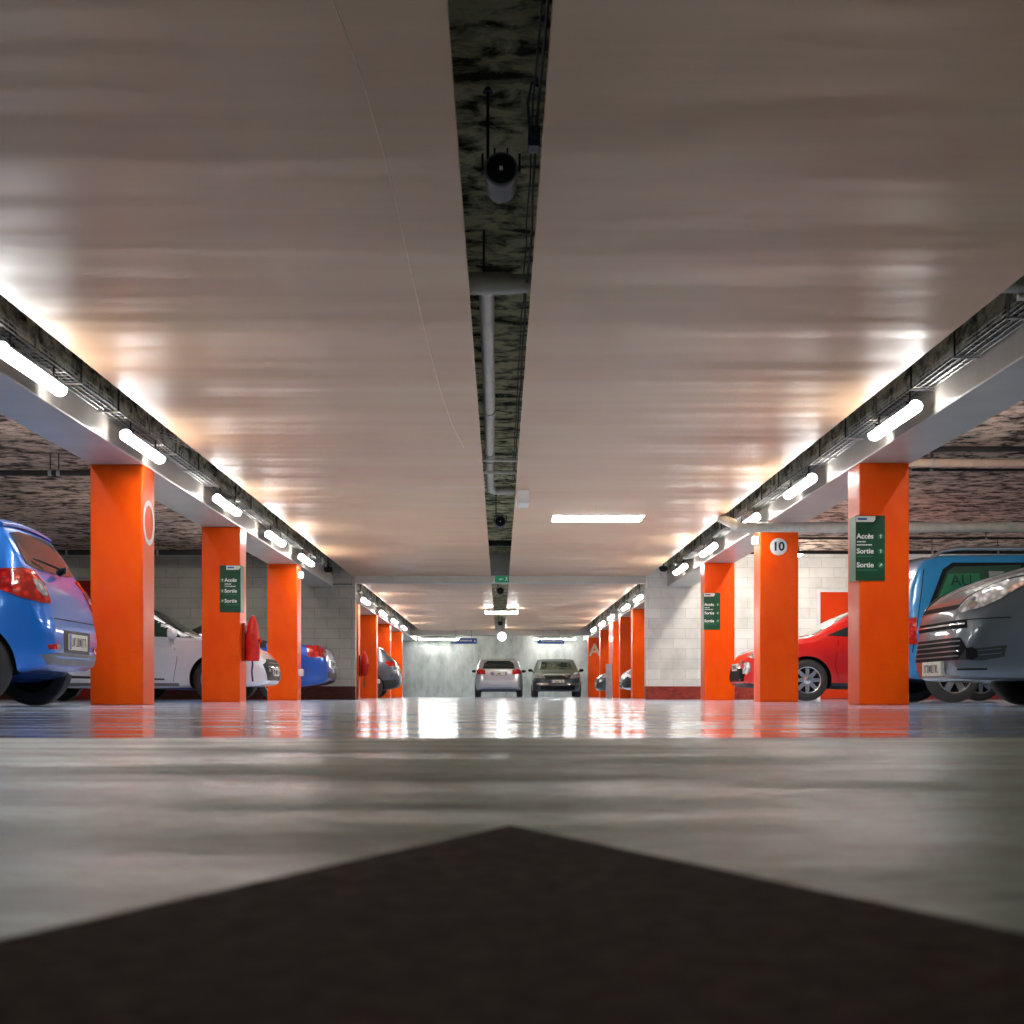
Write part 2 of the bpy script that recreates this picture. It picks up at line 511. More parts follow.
# painted ring on the first left pillar (inner face)
rb = MB()
n = 48
for ro, ri, h in ((.215, .165, .003),):
    A = [(math.cos(2 * PI * k / n), math.sin(2 * PI * k / n)) for k in range(n)]
    vs = [[rb.bm.verts.new((x, ro * c if q else ri * c, ro * s_ if q else ri * s_)) for c, s_ in A] for x in (-.004, h) for q in (0, 1)]
    for k in range(n):
        k2 = (k + 1) % n
        rb._f([vs[2][k], vs[3][k], vs[3][k2], vs[2][k2]])
        rb._f([vs[0][k], vs[0][k2], vs[1][k2], vs[1][k]])
        rb._f([vs[1][k], vs[1][k2], vs[3][k2], vs[3][k]])
        rb._f([vs[0][k], vs[2][k], vs[2][k2], vs[0][k2]])
o = rb.build('ring_marking', M['white'], PL1, loc=(BW / 2, 0, 1.75)); o['label'] = 'white painted ring'
for P_ in ():
    pass
# number 10 disc
dl = Vector((3.62 - (PX + BW / 2), -.225, 2.02))
o = MB().lathe([(0, 0), (.112, 0), (.112, .006), (.106, .008), (0, .008)], 40, Matrix.Translation(dl) @ FACE_CAM).build('number_disc', M['white'], PR2)
o['label'] = 'white round number plate'
tb = MB(); tb.add(text_bm('10', .155, .004, bold=.005), Matrix.Translation(dl + Vector((0, -.009, 0))) @ FACE_CAM)
tb.build('numeral', M['ink'], o, smooth=0)
# letter A
tb = MB(); tb.add(text_bm('A', .66, .004, bold=.012), Matrix.Translation((-.005, -.227, 1.78)) @ FACE_CAM)
o = tb.build('painted_letter', M['letter'], PR8, smooth=0); o['label'] = 'cream painted letter A'

# ------------------------------------------------------------------ green signs
def pillar_sign(xl, xr, Yf, side, label, arrows_left):
    # sign wrapped on the pillar corner: front plate plus return along the inner side face
    w = xr - xl; z0, z1 = 1.17, 1.78; h = z1 - z0
    root = empty('wayfinding_sign', ((xl + xr) / 2, Yf, z0), 0, label, 'sign')
    fb = MB()
    fb.box(-w / 2, w / 2, -.014, -.001, 0, h)
    fb.build('front_board', M['sign_g'], root, smooth=0)
    ins = -1 if side > 0 else 1     # direction of the aisle
    sxp = ins * w / 2
    sb = MB(); x0, x1 = sorted((sxp, sxp - ins * .011)); sb.box(x0 + ins * .0, x1, -.001, .24, 0, h)
    o = sb.build('side_board', M['sign_gl'], root, smooth=0); o['label'] = 'lighter green return board'
    # header strip
    hb = MB(); hx0, hx1 = (-w / 2 + .004, w / 2 - .09) if side > 0 else (-w / 2 + .085, w / 2 - .004)
    hb.prism([(hx0, h - .06), (hx1 - .02, h - .06), (hx1, h - .035), (hx1, h - .006), (hx0, h - .006)], Matrix.Translation((0, -.0135, 0)) @ FACE_CAM, .003)
    o = hb.build('header_strip', M['plate'], root, smooth=0); o['label'] = 'pale header strip'
    lb = MB()
    lb.box(hx0 + .015, hx0 + .10, -.0175, -.016, h - .042, h - .022)
    lb.build('logo_mark', M['sign_b'], o, smooth=0)
    x_t = -w / 2 + .008 if not arrows_left else -w / 2 + .062
    for i, (word, zz) in enumerate((('Accès', .415), ('Sortie', .275), ('Sortie', .145))):
        t = MB(); t.add(text_bm(word, .066, .003, 'LEFT', .0015), Matrix.Translation((x_t, -.0155, zz)) @ FACE_CAM)
        t.build('lettering', M['white'], root, smooth=0)
        ax = w / 2 - .04 if not arrows_left else -w / 2 + .034
        d = MB().lathe([(0, 0), (.027, 0), (.027, .003), (0, .003)], 20, Matrix.Translation((ax, -.0135, zz)) @ FACE_CAM).build('arrow_disc', M['sign_gl'], root)
        a = MB(); mt = Matrix.Translation((ax, -.0165, zz)) @ FACE_CAM @ Matrix.Rotation(R((0, 0, -45)[i]), 4, 'Z')
        a.prism([(-.003, -.016), (.003, -.016), (.003, .004), (.011, .004), (0, .017), (-.011, .004), (-.003, .004)], mt, .0025)
        a.build('arrow', M['white'], d, smooth=0)
        s_ = MB()
        rows = ((-.05, .085), (-.08, .14)) if i == 0 else ((-.047, (.15, .19)[i - 1]),)
        for dz, ln in rows:
            x = x_t + .003
            rnd = random.Random(i * 5 + int(dz * 1000))
            while x < x_t + ln:
                q = rnd.uniform(.006, .016)
                s_.box(x, x + q, -.0165, -.0135, zz + dz - .006, zz + dz + .006)
                x += q + rnd.uniform(.003, .006)
        s_.build('small_print', M['sign_gl'] if i else M['white'], root, smooth=0)
    return root
pillar_sign(3.37 - .03, 3.37 + .245, 13.16, 1, 'green hanging direction sign on the nearest right pillar, reading Accès and Sortie', False)
pillar_sign(3.37, 3.64, 23.15, 1, 'green direction sign on the red pillar before the white block wall', False)
pillar_sign(-3.64, -3.37, 18.2, -1, 'green direction sign on the second left pillar above the extinguisher cover', True)

# ------------------------------------------------------------------ extinguisher covers, small boxes
def ext_cover(Y, label):
    root = empty('extinguisher_cover', (-PX, Y, .54), 0, label, 'fire extinguisher cover', 'red extinguisher covers')
    MB().bbox(.002, .035, -.09, .09, -.0, .50, .008).build('back_board', M['red_door_d'], root)
    body = MB()
    body.lathe([(0, 0), (.085, 0), (.098, .03), (.102, .15), (.100, .30), (.088, .42), (.060, .52), (.028, .585), (0, .605)], 20,
               Matrix.Translation((.125, 0, 0)) @ Matrix.Diagonal((.92, 1.0, 1, 1)))
    body.build('cover', M['red_cover'], root)
    MB().lathe([(0, 0), (.03, 0), (.036, .02), (.02, .045), (0, .05)], 14, Matrix.Translation((.205, -.02, .27)) @ Matrix.Rotation(R(90), 4, 'Y')).build('horn', M['red_cover'], root)
    MB().tube([(.13, -.06, .01), (.135, -.07, -.06), (.125, -.07, -.13), (.13, -.07, -.2), (.14, -.07, -.27)], .012, 6).build('strap', M['strap'], root)
    return root
ext_cover(18.43, 'red pointed extinguisher cover on the left pillar under the green sign')
ext_cover(33.62, 'red extinguisher cover beyond the left block wall end')
def wall_box(x, Y, z, label):
    root = empty('junction_box', (x, Y, z), 0, label, 'box')
    s_ = 1 if x < 0 else -1
    x0, x1 = sorted((s_ * .001, s_ * .075))
    MB().bbox(x0, x1, -.05, .05, -.06, .06, .012).build('case', M['white'], root)
    x0, x1 = sorted((s_ * .073, s_ * .085))
    MB().bbox(x0, x1, -.04, .04, -.05, .05, .004).build('lid', M['housing'], root)
wall_box(-PX, 23.5, 2.10, 'small white box high on the left pillar before the block wall')
wall_box(PX, 18.32, 2.11, 'small white box high on the number 10 pillar')
wall_box(-PX, 23.5, .47, 'small white box low on the left pillar beside the blue convertible')
wall_box(-PX, 38.5, .46, 'small white box low on the pillar beside the dark car')

# ------------------------------------------------------------------ lights
def batten_proto():
    L = 1.28
    root = empty('batten_light')
    def shell(a0, a1, rad, inner=None, n=12):
        pr = [(rad * math.cos(R(a0 + (a1 - a0) * k / n)), .94 * rad * math.sin(R(a0 + (a1 - a0) * k / n)) - .004) for k in range(n + 1)]
        if inner: pr += [(inner * math.cos(R(a1 + (a0 - a1) * k / n)), .94 * inner * math.sin(R(a1 + (a0 - a1) * k / n)) - .004) for k in range(n + 1)]
        return pr
    def loft(prof, taper):
        d = MB()
        ys = [(-L / 2 + .004, .6), (-L / 2 + .015, .85), (-L / 2 + .035, 1), (L / 2 - .035, 1), (L / 2 - .015, .85), (L / 2 - .004, .6)] if taper else [(-L / 2 + .03, 1), (L / 2 - .03, 1)]
        rings = [[d.bm.verts.new((x * s_, y, z * s_)) for x, z in prof] for y, s_ in ys]
        for A, B in zip(rings, rings[1:]):
            for k in range(len(prof)):
                k2 = (k + 1) % len(prof)
                d._f([A[k], A[k2], B[k2], B[k]])
        d._f(rings[0]); d._f(rings[-1][::-1])
        return d
    loft(shell(14, 248, .056, .0505, 14), False).build('housing', M['housing'], root)
    loft(shell(0, 360 - 360 / 16, .050, None, 15), True).build('diffuser', M['tube'], root)
    for s_ in (-1, 1):
        MB().bbox(-.062, .03, s_ * .45 - .010, s_ * .45 + .010, .036, .066, .006).build('clip', M['black'], root)
        MB().tube([(0, s_ * .45, .062), (.0, s_ * .45, .14)], .008, 6).build('hook', M['steel_dark'], root)
    return root
bp = batten_proto()
first = [True]
far_mesh = [None]
def batten(x, Y, z, rz, label, group):
    o = bp if first[0] else copy_tree(bp)
    first[0] = False
    o.location = (x, Y, z); o.rotation_euler = (0, 0, rz)
    tag(o, label, 'light', group)
    if Y > 19.9:
        for ch in o.children:
            if ch.name.startswith('diffuser'):
                if far_mesh[0] is None:
                    far_mesh[0] = ch.data.copy(); far_mesh[0].materials[0] = M['tube_far']
                ch.data = far_mesh[0]
    return o
LZ, LX = 2.335, 3.22
ORD = ['nearest', 'second nearest', 'third', 'fourth', 'fifth']
for i, Y in enumerate((9.65, 12.65, 16.55, 20.1, 23.3)):
    batten(-LX, Y, LZ, 0, ['lit batten light on the left beam nearest the picture edge',
        'lit batten light on the left beam, just above the first orange pillar',
        'lit batten light on the left beam between the first two orange pillars',
        'lit batten light on the left beam just past the extinguisher cover pillar',
        'lit batten light on the left beam just before the grey block wall'][i], 'battens along the left beam')
for i, Y in enumerate((11.45, 15.05, 18.2, 21.65, 25.0)):
    batten(LX, Y, LZ, PI, ['lit batten light on the right beam nearest the picture edge',
        'lit batten light on the right beam just past the nearest right pillar',
        'lit batten light on the right beam above the white elbow pipe',
        'lit batten light on the right beam beside the number 10 pillar box',
        'lit batten light on the right beam over the white block wall'][i], 'battens along the right beam')
for i, Y in enumerate((33.6, 38.6, 42.8, 47.0)):
    batten(-LX, Y, LZ, 0, ['first', 'second', 'third', 'farthest'][i] + ' lit batten beyond the left block wall, under the left beam', 'battens beyond the left wall')
for i, Y in enumerate((32.6, 35.9, 40.6, 44.2, 48.2)):
    batten(LX, Y, LZ, PI, ['first', 'second', 'third', 'fourth', 'farthest'][i] + ' lit batten beyond the white block wall, under the right beam', 'battens beyond the right wall')
batten(at(501.5, 0, 39).x, 39.0, 2.40, R(-90), 'lit batten light across the central slot beyond the cross beam', None).scale = (1, .72, 1)
wl = batten(at(439.5, 0, 56.6).x, 56.70, 2.35, R(-90), 'lit batten light over the end wall, left of the silver car', None)
wl.scale = (1, 1.3, 1)
wl = batten(at(555, 0, 56.6).x, 56.70, 2.35, R(-90), 'lit batten light over the end wall, above the grey oncoming car', None)
wl.scale = (1, 1.3, 1)
# unseen fill lights added over the parking bays, on the far side of the beams
fill_mesh = [None]
def bay(x, Y, rz, side, z=2.74):
    o = batten(x, Y, z, rz, 'added fill batten over the %s parking bays, unseen behind the beam' % side, 'added fill battens on the %s' % side)
    for ch in o.children:
        if ch.name.startswith('diffuser'):
            if fill_mesh[0] is None:
                fill_mesh[0] = ch.data.copy(); fill_mesh[0].materials[0] = M['tube_fill']
            ch.data = fill_mesh[0]
for sx in (-1, 1):
    side = 'left' if sx < 0 else 'right'
    for Y in (1.0, 3.6): bay(sx * 4.12, Y, PI if sx > 0 else 0, side)
    for Y in (11.0, 14.4, 20.5, 22.8 if sx > 0 else 24.8, 34.5, 40.0, 46.5): bay(sx * 4.12, Y, 0 if sx > 0 else PI, side)
    bay(sx * 1.9, 53.4, R(90), 'end', 2.6); bay(sx * 4.12, 51.6, 0 if sx > 0 else PI, side)
bay(4.12, 26.9, 0, 'right'); bay(5.6, 26.7, 0, 'right')
# flush rectangular light
root = empty('flush_light', (1.32, 19.0, PZ), 0, 'bright rectangular light flush in the right ceiling panel', 'light')
MB().bbox(-.62, .62, -.33, .33, -.012, -.001, .004).build('frame', M['housing'], root)
MB().bbox(-.61, .61, -.32, .32, -.016, -.010, .002).build('diffuser', M['tube_warm'], root)
# globe
g0 = at(502, 636.5, 50)
root = empty('globe_lamp', (g0.x, g0.y, g0.z), 0, 'white round globe lamp hanging at the end of the slot', 'lamp')
r = .15
MB().lathe([(0, -r)] + [(r * math.sin(R(a)), -r * math.cos(R(a))) for a in range(15, 180, 15)] + [(0, r)], 24).build('globe', M['globe'], root)
MB().tube([(0, 0, r - .01), (0, 0, SZ - g0.z + .01)], .012, 8).build('stem', M['steel_dark'], root)
# light ends: white sensor box under the right panel
root = empty('sensor_box', (at(523.5, 0, 16.4).x, 16.45, PZ), 0, 'small white box hanging under the right panel beside the slot', 'box')
MB().bbox(-.068, .068, -.07, .35, -.16, -.001, .012).build('case', M['white'], root)
MB().bbox(-.05, .05, .0, .28, -.165, -.155, .004).build('grille', M['white'], root)

# ------------------------------------------------------------------ cable trays
def tray(sx, ya, yb, rods, step, label):
    root = empty('cable_tray', (sx * 3.275, ya, 2.475), 0, label, 'cable tray')
    t = MB(); L = yb - ya
    wx = .075
    for x, z in ((-wx, 0), (-wx * .35, 0), (wx * .35, 0), (wx, 0), (-wx, .03), (wx, .03), (-wx, .06), (wx, .06)):
        t.tube([(x, 0, z), (x, L, z)], .0032, 4)
    y = .02
    while y < L:
        t.tube([(-wx, y, .06), (-wx, y, 0), (wx, y, 0), (wx, y, .06)], .0028, 4)
        y += step
    t.build('wire_basket', M['galv'], root)
    for k, Y in enumerate(rods):
        xx = -sx * .083
        MB().tube([(xx, Y - ya, -.012), (xx, Y - ya, SZ - 2.475 + .005)], .008, 6).build('hanger_rod', M['steel_dark'] if k % 3 else M['galv'], root)
        MB().box(min(xx - .012, sx * .09), max(xx + .012, sx * .09), Y - ya - .012, Y - ya + .012, -.014, -.004).build('bracket', M['galv'], root)
    return root
tray(-1, 4.0, 25.9, [6.5, 7.54, 8.58] + [9.63 + 1.04 * k for k in range(16)], .10, 'wire cable tray along the left beam before the block wall')
tray(1, 4.0, 25.9, [5.6, 6.7, 7.75] + [8.8 + 1.035 * k for k in range(17)], .10, 'wire cable tray along the right beam before the block wall')
tray(-1, 28.7, 52.4, [29.5 + 1.3 * k for k in range(17)], .2, 'wire cable tray along the left beam beyond the block wall')
tray(1, 28.7, 52.4, [29.5 + 1.3 * k for k in range(17)], .2, 'wire cable tray along the right beam beyond the block wall')
for sx in (-1, 1):
    for k in range(5):
        pts = []; y = 4.0; rr = random.Random(k * 7 + sx)
        base = (-.05, -.025, 0, .028, .05)[k]
        while y <= 25.7:
            pts.append((sx * 3.275 + base + rr.uniform(-.007, .007), y, 2.475 + .012 + rr.uniform(0, .02) + (.012 if k % 2 else 0)))
            y += .45
        o = MB().tube(pts, (.011, .008, .013, .008, .010)[k], 6).build('cable', M['cable'] if k != 3 else M['cable_g'])
        tag(o, 'cable lying in the wire tray along the %s beam' % ('left' if sx < 0 else 'right'), 'cable', 'cables in the %s wire tray' % ('left' if sx < 0 else 'right'))
# loose grey cables looping from the left tray to the panel edge
for k in range(3):
    pts = []
    for i in range(13):
        u = i / 12
        p = at(150 + 44 * u, 438 - (11 - 3 * k) * math.sin(PI * min(1, u * 1.35 + .12)) + u * (3 + 2.2 * k), 13.0)
        pts.append((-3.22 + .24 * u, 12.7 + 1.0 * u + .12 * k, p.z * 0 + 2.50 + (.05 - .015 * k) * math.sin(PI * u)))
    o = MB().tube(pts, .005, 5).build('loose_cable', M['cable_g'])
    tag(o, 'thin grey cable looping from the left tray to the panel edge', 'cable', 'loose grey cables above the first left pillar')

# ------------------------------------------------------------------ pipes
def pipe(name, pts, r, m, label, hang=(), joints=(), rod_m=None, group=None):
    p0 = Vector(pts[0])
    root = empty(name, p0, 0, label, 'pipe', group)
    q = [Vector(p) - p0 for p in pts]
    MB().tube(q, r, 14).build('pipe_run', m, root)
    for h in hang:
        h = Vector(h) - p0
        MB().tube([h + Vector((0, 0, r * .9)), Vector((h.x, h.y, SZ - p0.z + .005))], .007, 6).build('hanger_rod', rod_m or M['steel_dark'], root)
        a = (q[-1] - q[0]).normalized()
        mt = Matrix.Translation(h) @ a.to_track_quat('Z', 'X').to_matrix().to_4x4()
        MB().lathe([(r * 1.0, -.02), (r * 1.14, -.02), (r * 1.14, .02), (r * 1.0, .02)], 16, mt).build('clamp', M['galv'], root)
    for j0, j1 in joints:
        j0, j1 = Vector(j0) - p0, Vector(j1) - p0
        MB().tube([j0, j1], r * 1.17, 14).build('coupling', m, root)
    return root
PR_ = .058
zc = 2.625
pipe('drain_pipe', [(-10, 8.6, zc), (10, 8.6, zc)], PR_, M['pipe'], 'grey drain pipe crossing high over the aisle, seen in the slot',
     hang=[(-.10, 8.6, zc), (2.0, 8.6, zc)], joints=[((-.2, 8.6, zc), (.075, 8.6, zc))])
bend = [(-.085, 8.68, zc), (-.09, 12, zc), (-.12, 16.0, zc), (-.12, 17.0, zc), (-.115, 17.2, zc), (-.09, 17.3, zc), (-.05, 17.35, zc), (.6, 17.35, zc)]
pipe('drain_pipe', bend, .05, M['pipe'], 'grey drain pipe running lengthwise inside the central ceiling slot', hang=[(-.11, 15.0, zc)],
     joints=[((-.11, 14.55, zc), (-.113, 14.85, zc)), ((-.092, 12.4, zc), (-.094, 12.6, zc))])
for Y, lab in ((14.65, 'nearer'), (15.45, 'farther')):
    o = MB().tube([(-.26, Y, 2.548), (.26, Y, 2.548)], .016, 8).build('cross_bar', M['pipe_w'])
    tag(o, '%s of two thin pale bars bridging the slot under the drain pipe' % lab, 'bar', 'bars across the slot')
o = MB().bbox(-.26, .26, 22.85, 22.95, 2.532, 2.62, .01).build('cross_bar', M['black'])
tag(o, 'dark bar bridging the slot before the cross beam', 'bar')
# white pipe with elbow under the right beam
zw = 2.19
elb = [(9.9, 17.5, zw), (3.1, 17.5, zw), (3.0, 17.52, zw), (2.96, 17.62, zw + .03), (2.955, 17.8, zw + .09), (2.98, 18.4, zw + .19), (3.05, 19.4, zw + .36), (3.12, 20.2, zw + .52)]
pipe('drain_pipe', elb, .062, M['pipe_w'], 'white pipe crossing in front of the number 10 pillar with an elbow at the beam',
     hang=[(4.475, 17.5, zw), (7.4, 17.5, zw)], joints=[((3.2, 17.5, zw), (3.08, 17.5, zw)), ((4.05, 17.5, zw), (4.2, 17.5, zw))])
pipe('service_pipe', [(3.9, 15.85, 2.72), (10.5, 15.85, 2.72)], .048, M['pipe_tan'], 'tan pipe under the dark ceiling right of the nearest right pillar',
     hang=[(4.9, 15.85, 2.72), (7.4, 15.85, 2.72)])
pipe('service_pipe', [(3.9, 15.62, 2.84), (10.5, 15.62, 2.84)], .03, M['pipe_k'], 'thin black pipe just above the tan pipe on the right', hang=[(4.75, 15.62, 2.84)])
pipe('service_pipe', [(3.9, 16.4, 2.73), (10.5, 16.4, 2.73)], .016, M['pipe_k'], 'thinnest dark pipe just below the tan pipe on the right', hang=[(4.8, 16.4, 2.73), (5.05, 16.4, 2.73)])
pipe('service_pipe', [(3.9, 25.6, 2.70), (10.5, 25.6, 2.70)], .032, M['pipe_k'], 'black pipe above the blue van roof near the white block wall', hang=[(7.9, 25.6, 2.70), (9.1, 25.6, 2.70)])
pipe('service_pipe', [(3.9, 24.2, 2.80), (10.5, 24.2, 2.80)], .02, M['pipe_k'], 'thin dark pipe above the van, nearer than the black one', hang=[(8.4, 24.2, 2.80)])
pipe('service_pipe', [(-10.5, 16.56, 2.72), (-3.9, 16.56, 2.72)], .034, M['pipe_k'], 'black pipe under the dark ceiling left of the first left pillar',
     hang=[(-5.32, 16.56, 2.72), (-5.22, 16.56, 2.72), (-8.0, 16.56, 2.72)])
pipe('service_pipe', [(-10.5, 26.2, 2.76), (-3.9, 26.2, 2.76)], .05, M['pipe_k'], 'black pipe along the top of the grey block wall', hang=[(-6.4, 26.2, 2.76), (-8.1, 26.2, 2.76)])
# thin conduit on the block wall
o = MB().tube([(-3.85, YW - .012, 2.33), (-2.98, YW - .012, 2.33)], .009, 6).build('conduit', M['pipe_k'])
tag(o, 'thin dark conduit near the top of the grey block wall end', 'conduit')
# white stub under right tray
o = MB().tube([(3.05, 8.25, 2.44), (3.37, 8.25, 2.44)], .02, 8).build('stub_pipe', M['pipe_w'])
tag(o, 'short white stub pipe under the right cable tray at the picture edge', 'pipe')

# ------------------------------------------------------------------ projectors / speakers in the slot
def slot_speaker(Y, label, rad=.078, zrel=2.46, L=.30):
    z = CH + zrel
    root = empty('slot_speaker', (.005, Y, z), 0, label, 'loudspeaker', 'black round units in the slot')
    mt = Matrix.Rotation(R(-90), 4, 'X')
    MB().lathe([(0, .002), (rad * .82, .002), (rad * .86, 0), (rad, 0), (rad * 1.03, .01), (rad * 1.03, .03), (rad * .98, .04), (rad * .98, L * .8), (rad * .8, L * .95), (0, L)], 32, mt).build('shell', M['speaker'], root)
    MB().lathe([(0, -.004), (rad * .5, -.006), (rad * .88, -.002), (rad * .88, .004), (0, .004)], 32, mt).build('front_grille', M['black'], root)
    MB().box(-.008, .008, -.014, -.003, -.008, .008).build('centre_mark', M['plate'], root)
    MB().tube([(-.062, .02, rad * .7), (-.062, .02, SZ - z + .005)], .007, 6).build('hanger_rod', M['steel_dark'], root)
    MB().lathe([(0, 0), (.025, 0), (.01, .025), (0, .025)], 12, Matrix.Translation((-.062, .02, SZ - z - .024))).build('rod_cap', M['steel_dark'], root)
    for s_ in (-1, 1):
        MB().tube([(s_ * .03, .05, rad * .95), (s_ * .03, .03, rad * 1.35), (s_ * .03, .12, rad * 1.35), (s_ * .03, .14, rad * .95)], .005, 6).build('handle', M['steel_dark'], root)
        MB().tube([(s_ * rad * 1.04, .02, 0), (s_ * rad * 1.12, .06, .0), (s_ * rad * 1.12, .06, rad * 1.2)], .006, 6).build('yoke', M['steel_dark'], root)
    return root
slot_speaker(6.55, 'black faced cylinder unit hanging nearest in the central slot')
slot_speaker(19.9, 'small black round unit hanging in the slot beyond the pale bars')
slot_speaker(33.2, 'small black round unit in the slot just past the green exit sign')
slot_speaker(48.5, 'small black round unit at the far end of the slot')
# slot cables
for k, (x, z0, rad) in enumerate(((.168, 2.62, .007), (.15, 2.66, .005))):
    pts = []; y = -1.0; rr = random.Random(k + 40)
    while y < 17:
        pts.append((x + rr.uniform(-.008, .006), y, z0 + rr.uniform(-.03, .03))); y += .5
    o = MB().tube(pts, rad, 6).build('slot_cable', M['cable'])
    tag(o, 'black cable running along the right edge of the central slot', 'cable', 'cables along the slot edge')
o = MB().tube([(.17, 5.9, 2.66), (.135, 5.95, 2.70), (.12, 6.05, 2.66), (.13, 6.15, 2.58), (.155, 6.2, 2.56), (.16, 6.1, 2.62), (.17, 6.0, 2.66)], .006, 6).build('slot_cable', M['cable'])
tag(o, 'black cable loop above the small box in the slot', 'cable')
o = MB().bbox(.125, .178, 6.22, 6.32, 2.54, 2.63, .006).build('slot_box', M['dark_trim'])
tag(o, 'small dark box at the right edge of the slot beside the nearest cylinder unit', 'box')
# black dome units at the end of the trays
for px, py, Y, lab in ((663.5, 569, 26.5, 'right'), (328, 570, 26.5, 'left')):
    p = at(px, py, Y)
    root = empty('dome_unit', p, 0, 'dark round unit hanging at the %s tray end before the cross beam' % lab, 'loudspeaker')
    MB().lathe([(0, -.05), (.05, -.045), (.08, -.01), (.088, .02), (.07, .05), (0, .055)], 20).build('dome', M['black'], root)
    MB().tube([(0, 0, .05), (0, 0, SZ - p.z + .005)], .012, 6).build('stem', M['steel_dark'], root)

# ------------------------------------------------------------------ exit sign, blue signs, doors, cabinet
root = empty('exit_sign', (.04, YW - .02, 2.425), 0, 'small green exit sign on the cross beam at the slot', 'sign')
MB().bbox(-.145, .145, -.05, -.001, -.065, .065, .006).build('case', M['sign_lit'], root)
ab = MB(); ab.prism([(-.02, -.012), (.035, -.012), (.035, .012), (-.02, .012), (-.02, .03), (-.055, 0), (-.02, -.03)], Matrix.Translation((-.01, -.05, 0)) @ FACE_CAM, .004)
ab.build('arrow', M['white'], root, smooth=0)
ab = MB()
mt = Matrix.Translation((.09, -.05, 0)) @ FACE_CAM
ab.prism([(-.012, .03), (.008, .03), (.014, .045), (.0, .05), (-.012, .042)], mt, .004)
ab.prism([(-.02, .012), (.012, .026), (.03, .012), (.036, .018), (.014, .034), (-.02, .028)], mt, .004)
ab.prism([(-.008, .022), (.010, .022), (.012, -.008), (.034, -.03), (.026, -.04), (.0, -.014), (-.024, -.045), (-.034, -.04), (-.012, -.008)], mt, .004)
ab.build('pictogram', M['white'], root, smooth=0)
ab = MB(); ab.bbox(-.168, -.147, -.05, -.001, -.065, .065, .004); ab.build('end_cap', M['white'], root)
def blue_sign(x0, x1, y0, y1, Y, label, notch):
    a, c = at(x0, y1, Y), at(x1, y0, Y)
    w, h = c.x - a.x, c.z - a.z
    root = empty('direction_sign', ((a.x + c.x) / 2, Y, a.z), 0, label, 'sign')
    bb = MB()
    if notch: bb.prism([(-w / 2, 0), (w / 2, 0), (w / 2, h), (-w * .18, h), (-w * .28, h * .35), (-w / 2, h * .2)], Matrix.Translation((0, 0, 0)) @ FACE_CAM, .02)
    else: bb.prism([(-w / 2, 0), (w / 2, 0), (w / 2, h), (-w / 2, h)], FACE_CAM, .02)
    bb.build('board', M['sign_b'], root, smooth=0)
    t = MB()
    x = -w * (.22 if notch else .36)
    rr = random.Random(3)
    while x < w * .30:
        q = rr.uniform(.03, .07); t.box(x, x + q, -.024, -.019, h * .42, h * .72); x += q + .02
    t.build('pale_marks', M['plate'], root, smooth=0)
    ab = MB(); ab.prism([(0, -.05), (.05, 0), (0, .05)], Matrix.Translation((w * .40, -.02, h * .5)) @ FACE_CAM, .004)
    ab.build('arrow', M['white'], root, smooth=0)
    for s_ in (-.3, .3):
        MB().tube([(w * s_, -.01, h - .005), (w * s_, -.01, max(h + .05, SZ - a.z - .0 if False else 2.5 - a.z))], .006, 6).build('hanger_rod', M['steel_dark'], root)
blue_sign(450.6, 477, 638.2, 643.8, 52.1, 'blue direction sign hanging above and left of the silver car', True)
blue_sign(537.6, 564.2, 639.3, 643.8, 52.1, 'blue direction sign hanging above the grey oncoming car', False)

def wall_door(n, x0, x1, z1, leaf, label_leaf, frame_m):
    root = empty('door_%d' % n, ((x0 + x1) / 2, YW, 0)); struct(root)
    w = x1 - x0
    fb = MB()
    fb.box(-w / 2 - .07, -w / 2, -.03, .0, 0, z1 + .07); fb.box(w / 2, w / 2 + .07, -.03, .0, 0, z1 + .07); fb.box(-w / 2, w / 2, -.03, .0, z1, z1 + .07)
    fb.build('door_frame', frame_m, root, smooth=0)
    o = MB().bbox(-w / 2, w / 2, -.02, .0, .02, z1, .004).build('door_leaf', leaf, root)
    MB().tube([(w / 2 - .12, -.02, 1.02), (w / 2 - .12, -.06, 1.02), (w / 2 - .24, -.06, 1.02)], .01, 8).build('door_handle', M['galv'], o)
wall_door(1, 6.47, 7.4, 2.17, M['red_door'], '', M['white'])
wall_door(2, -8.75, -7.85, 2.40, M['red_door_d'], '', M['side'])
# grey cabinet
c0, c1 = at(606.3, 697.8, 41.2), at(612, 664, 41.2)
root = empty('cabinet', ((c0.x + c1.x) / 2, 41.3, 0), 0, 'slim grey cabinet standing by the dark red pillar on the right', 'cabinet')
w = c1.x - c0.x
MB().bbox(-w / 2, w / 2, -.1, .1, 0, c1.z, .01).build('case', M['grey_box'], root)
MB().bbox(-w / 2 + .015, w / 2 - .015, -.108, -.099, .06, c1.z - .05, .003).build('door', M['grey_box'], root)

# ------------------------------------------------------------------ floor arrow
apex = (at(510, 0, 1.05).x, 1.05)
pl = (at(0, 0, .56).x, .56); pr = (at(1024, 0, .575).x, .575)
def ext(a, p, Y):
    k = (Y - a[1]) / (p[1] - a[1]); return (a[0] + (p[0] - a[0]) * k, Y)
poly = [apex, ext(apex, pl, .15), ext(apex, pl, -.6), (-.22, -.6), (-.22, -2.5), (.22, -2.5), (.22, -.6), ext(apex, pr, -.6), ext(apex, pr, .15)]
o = MB().prism(poly, Matrix.Translation((0, 0, -.001)), .003).build('floor_arrow', M['arrow'], smooth=0)
tag(o, 'big dark arrowhead painted on the grey floor in the foreground', 'floor marking')

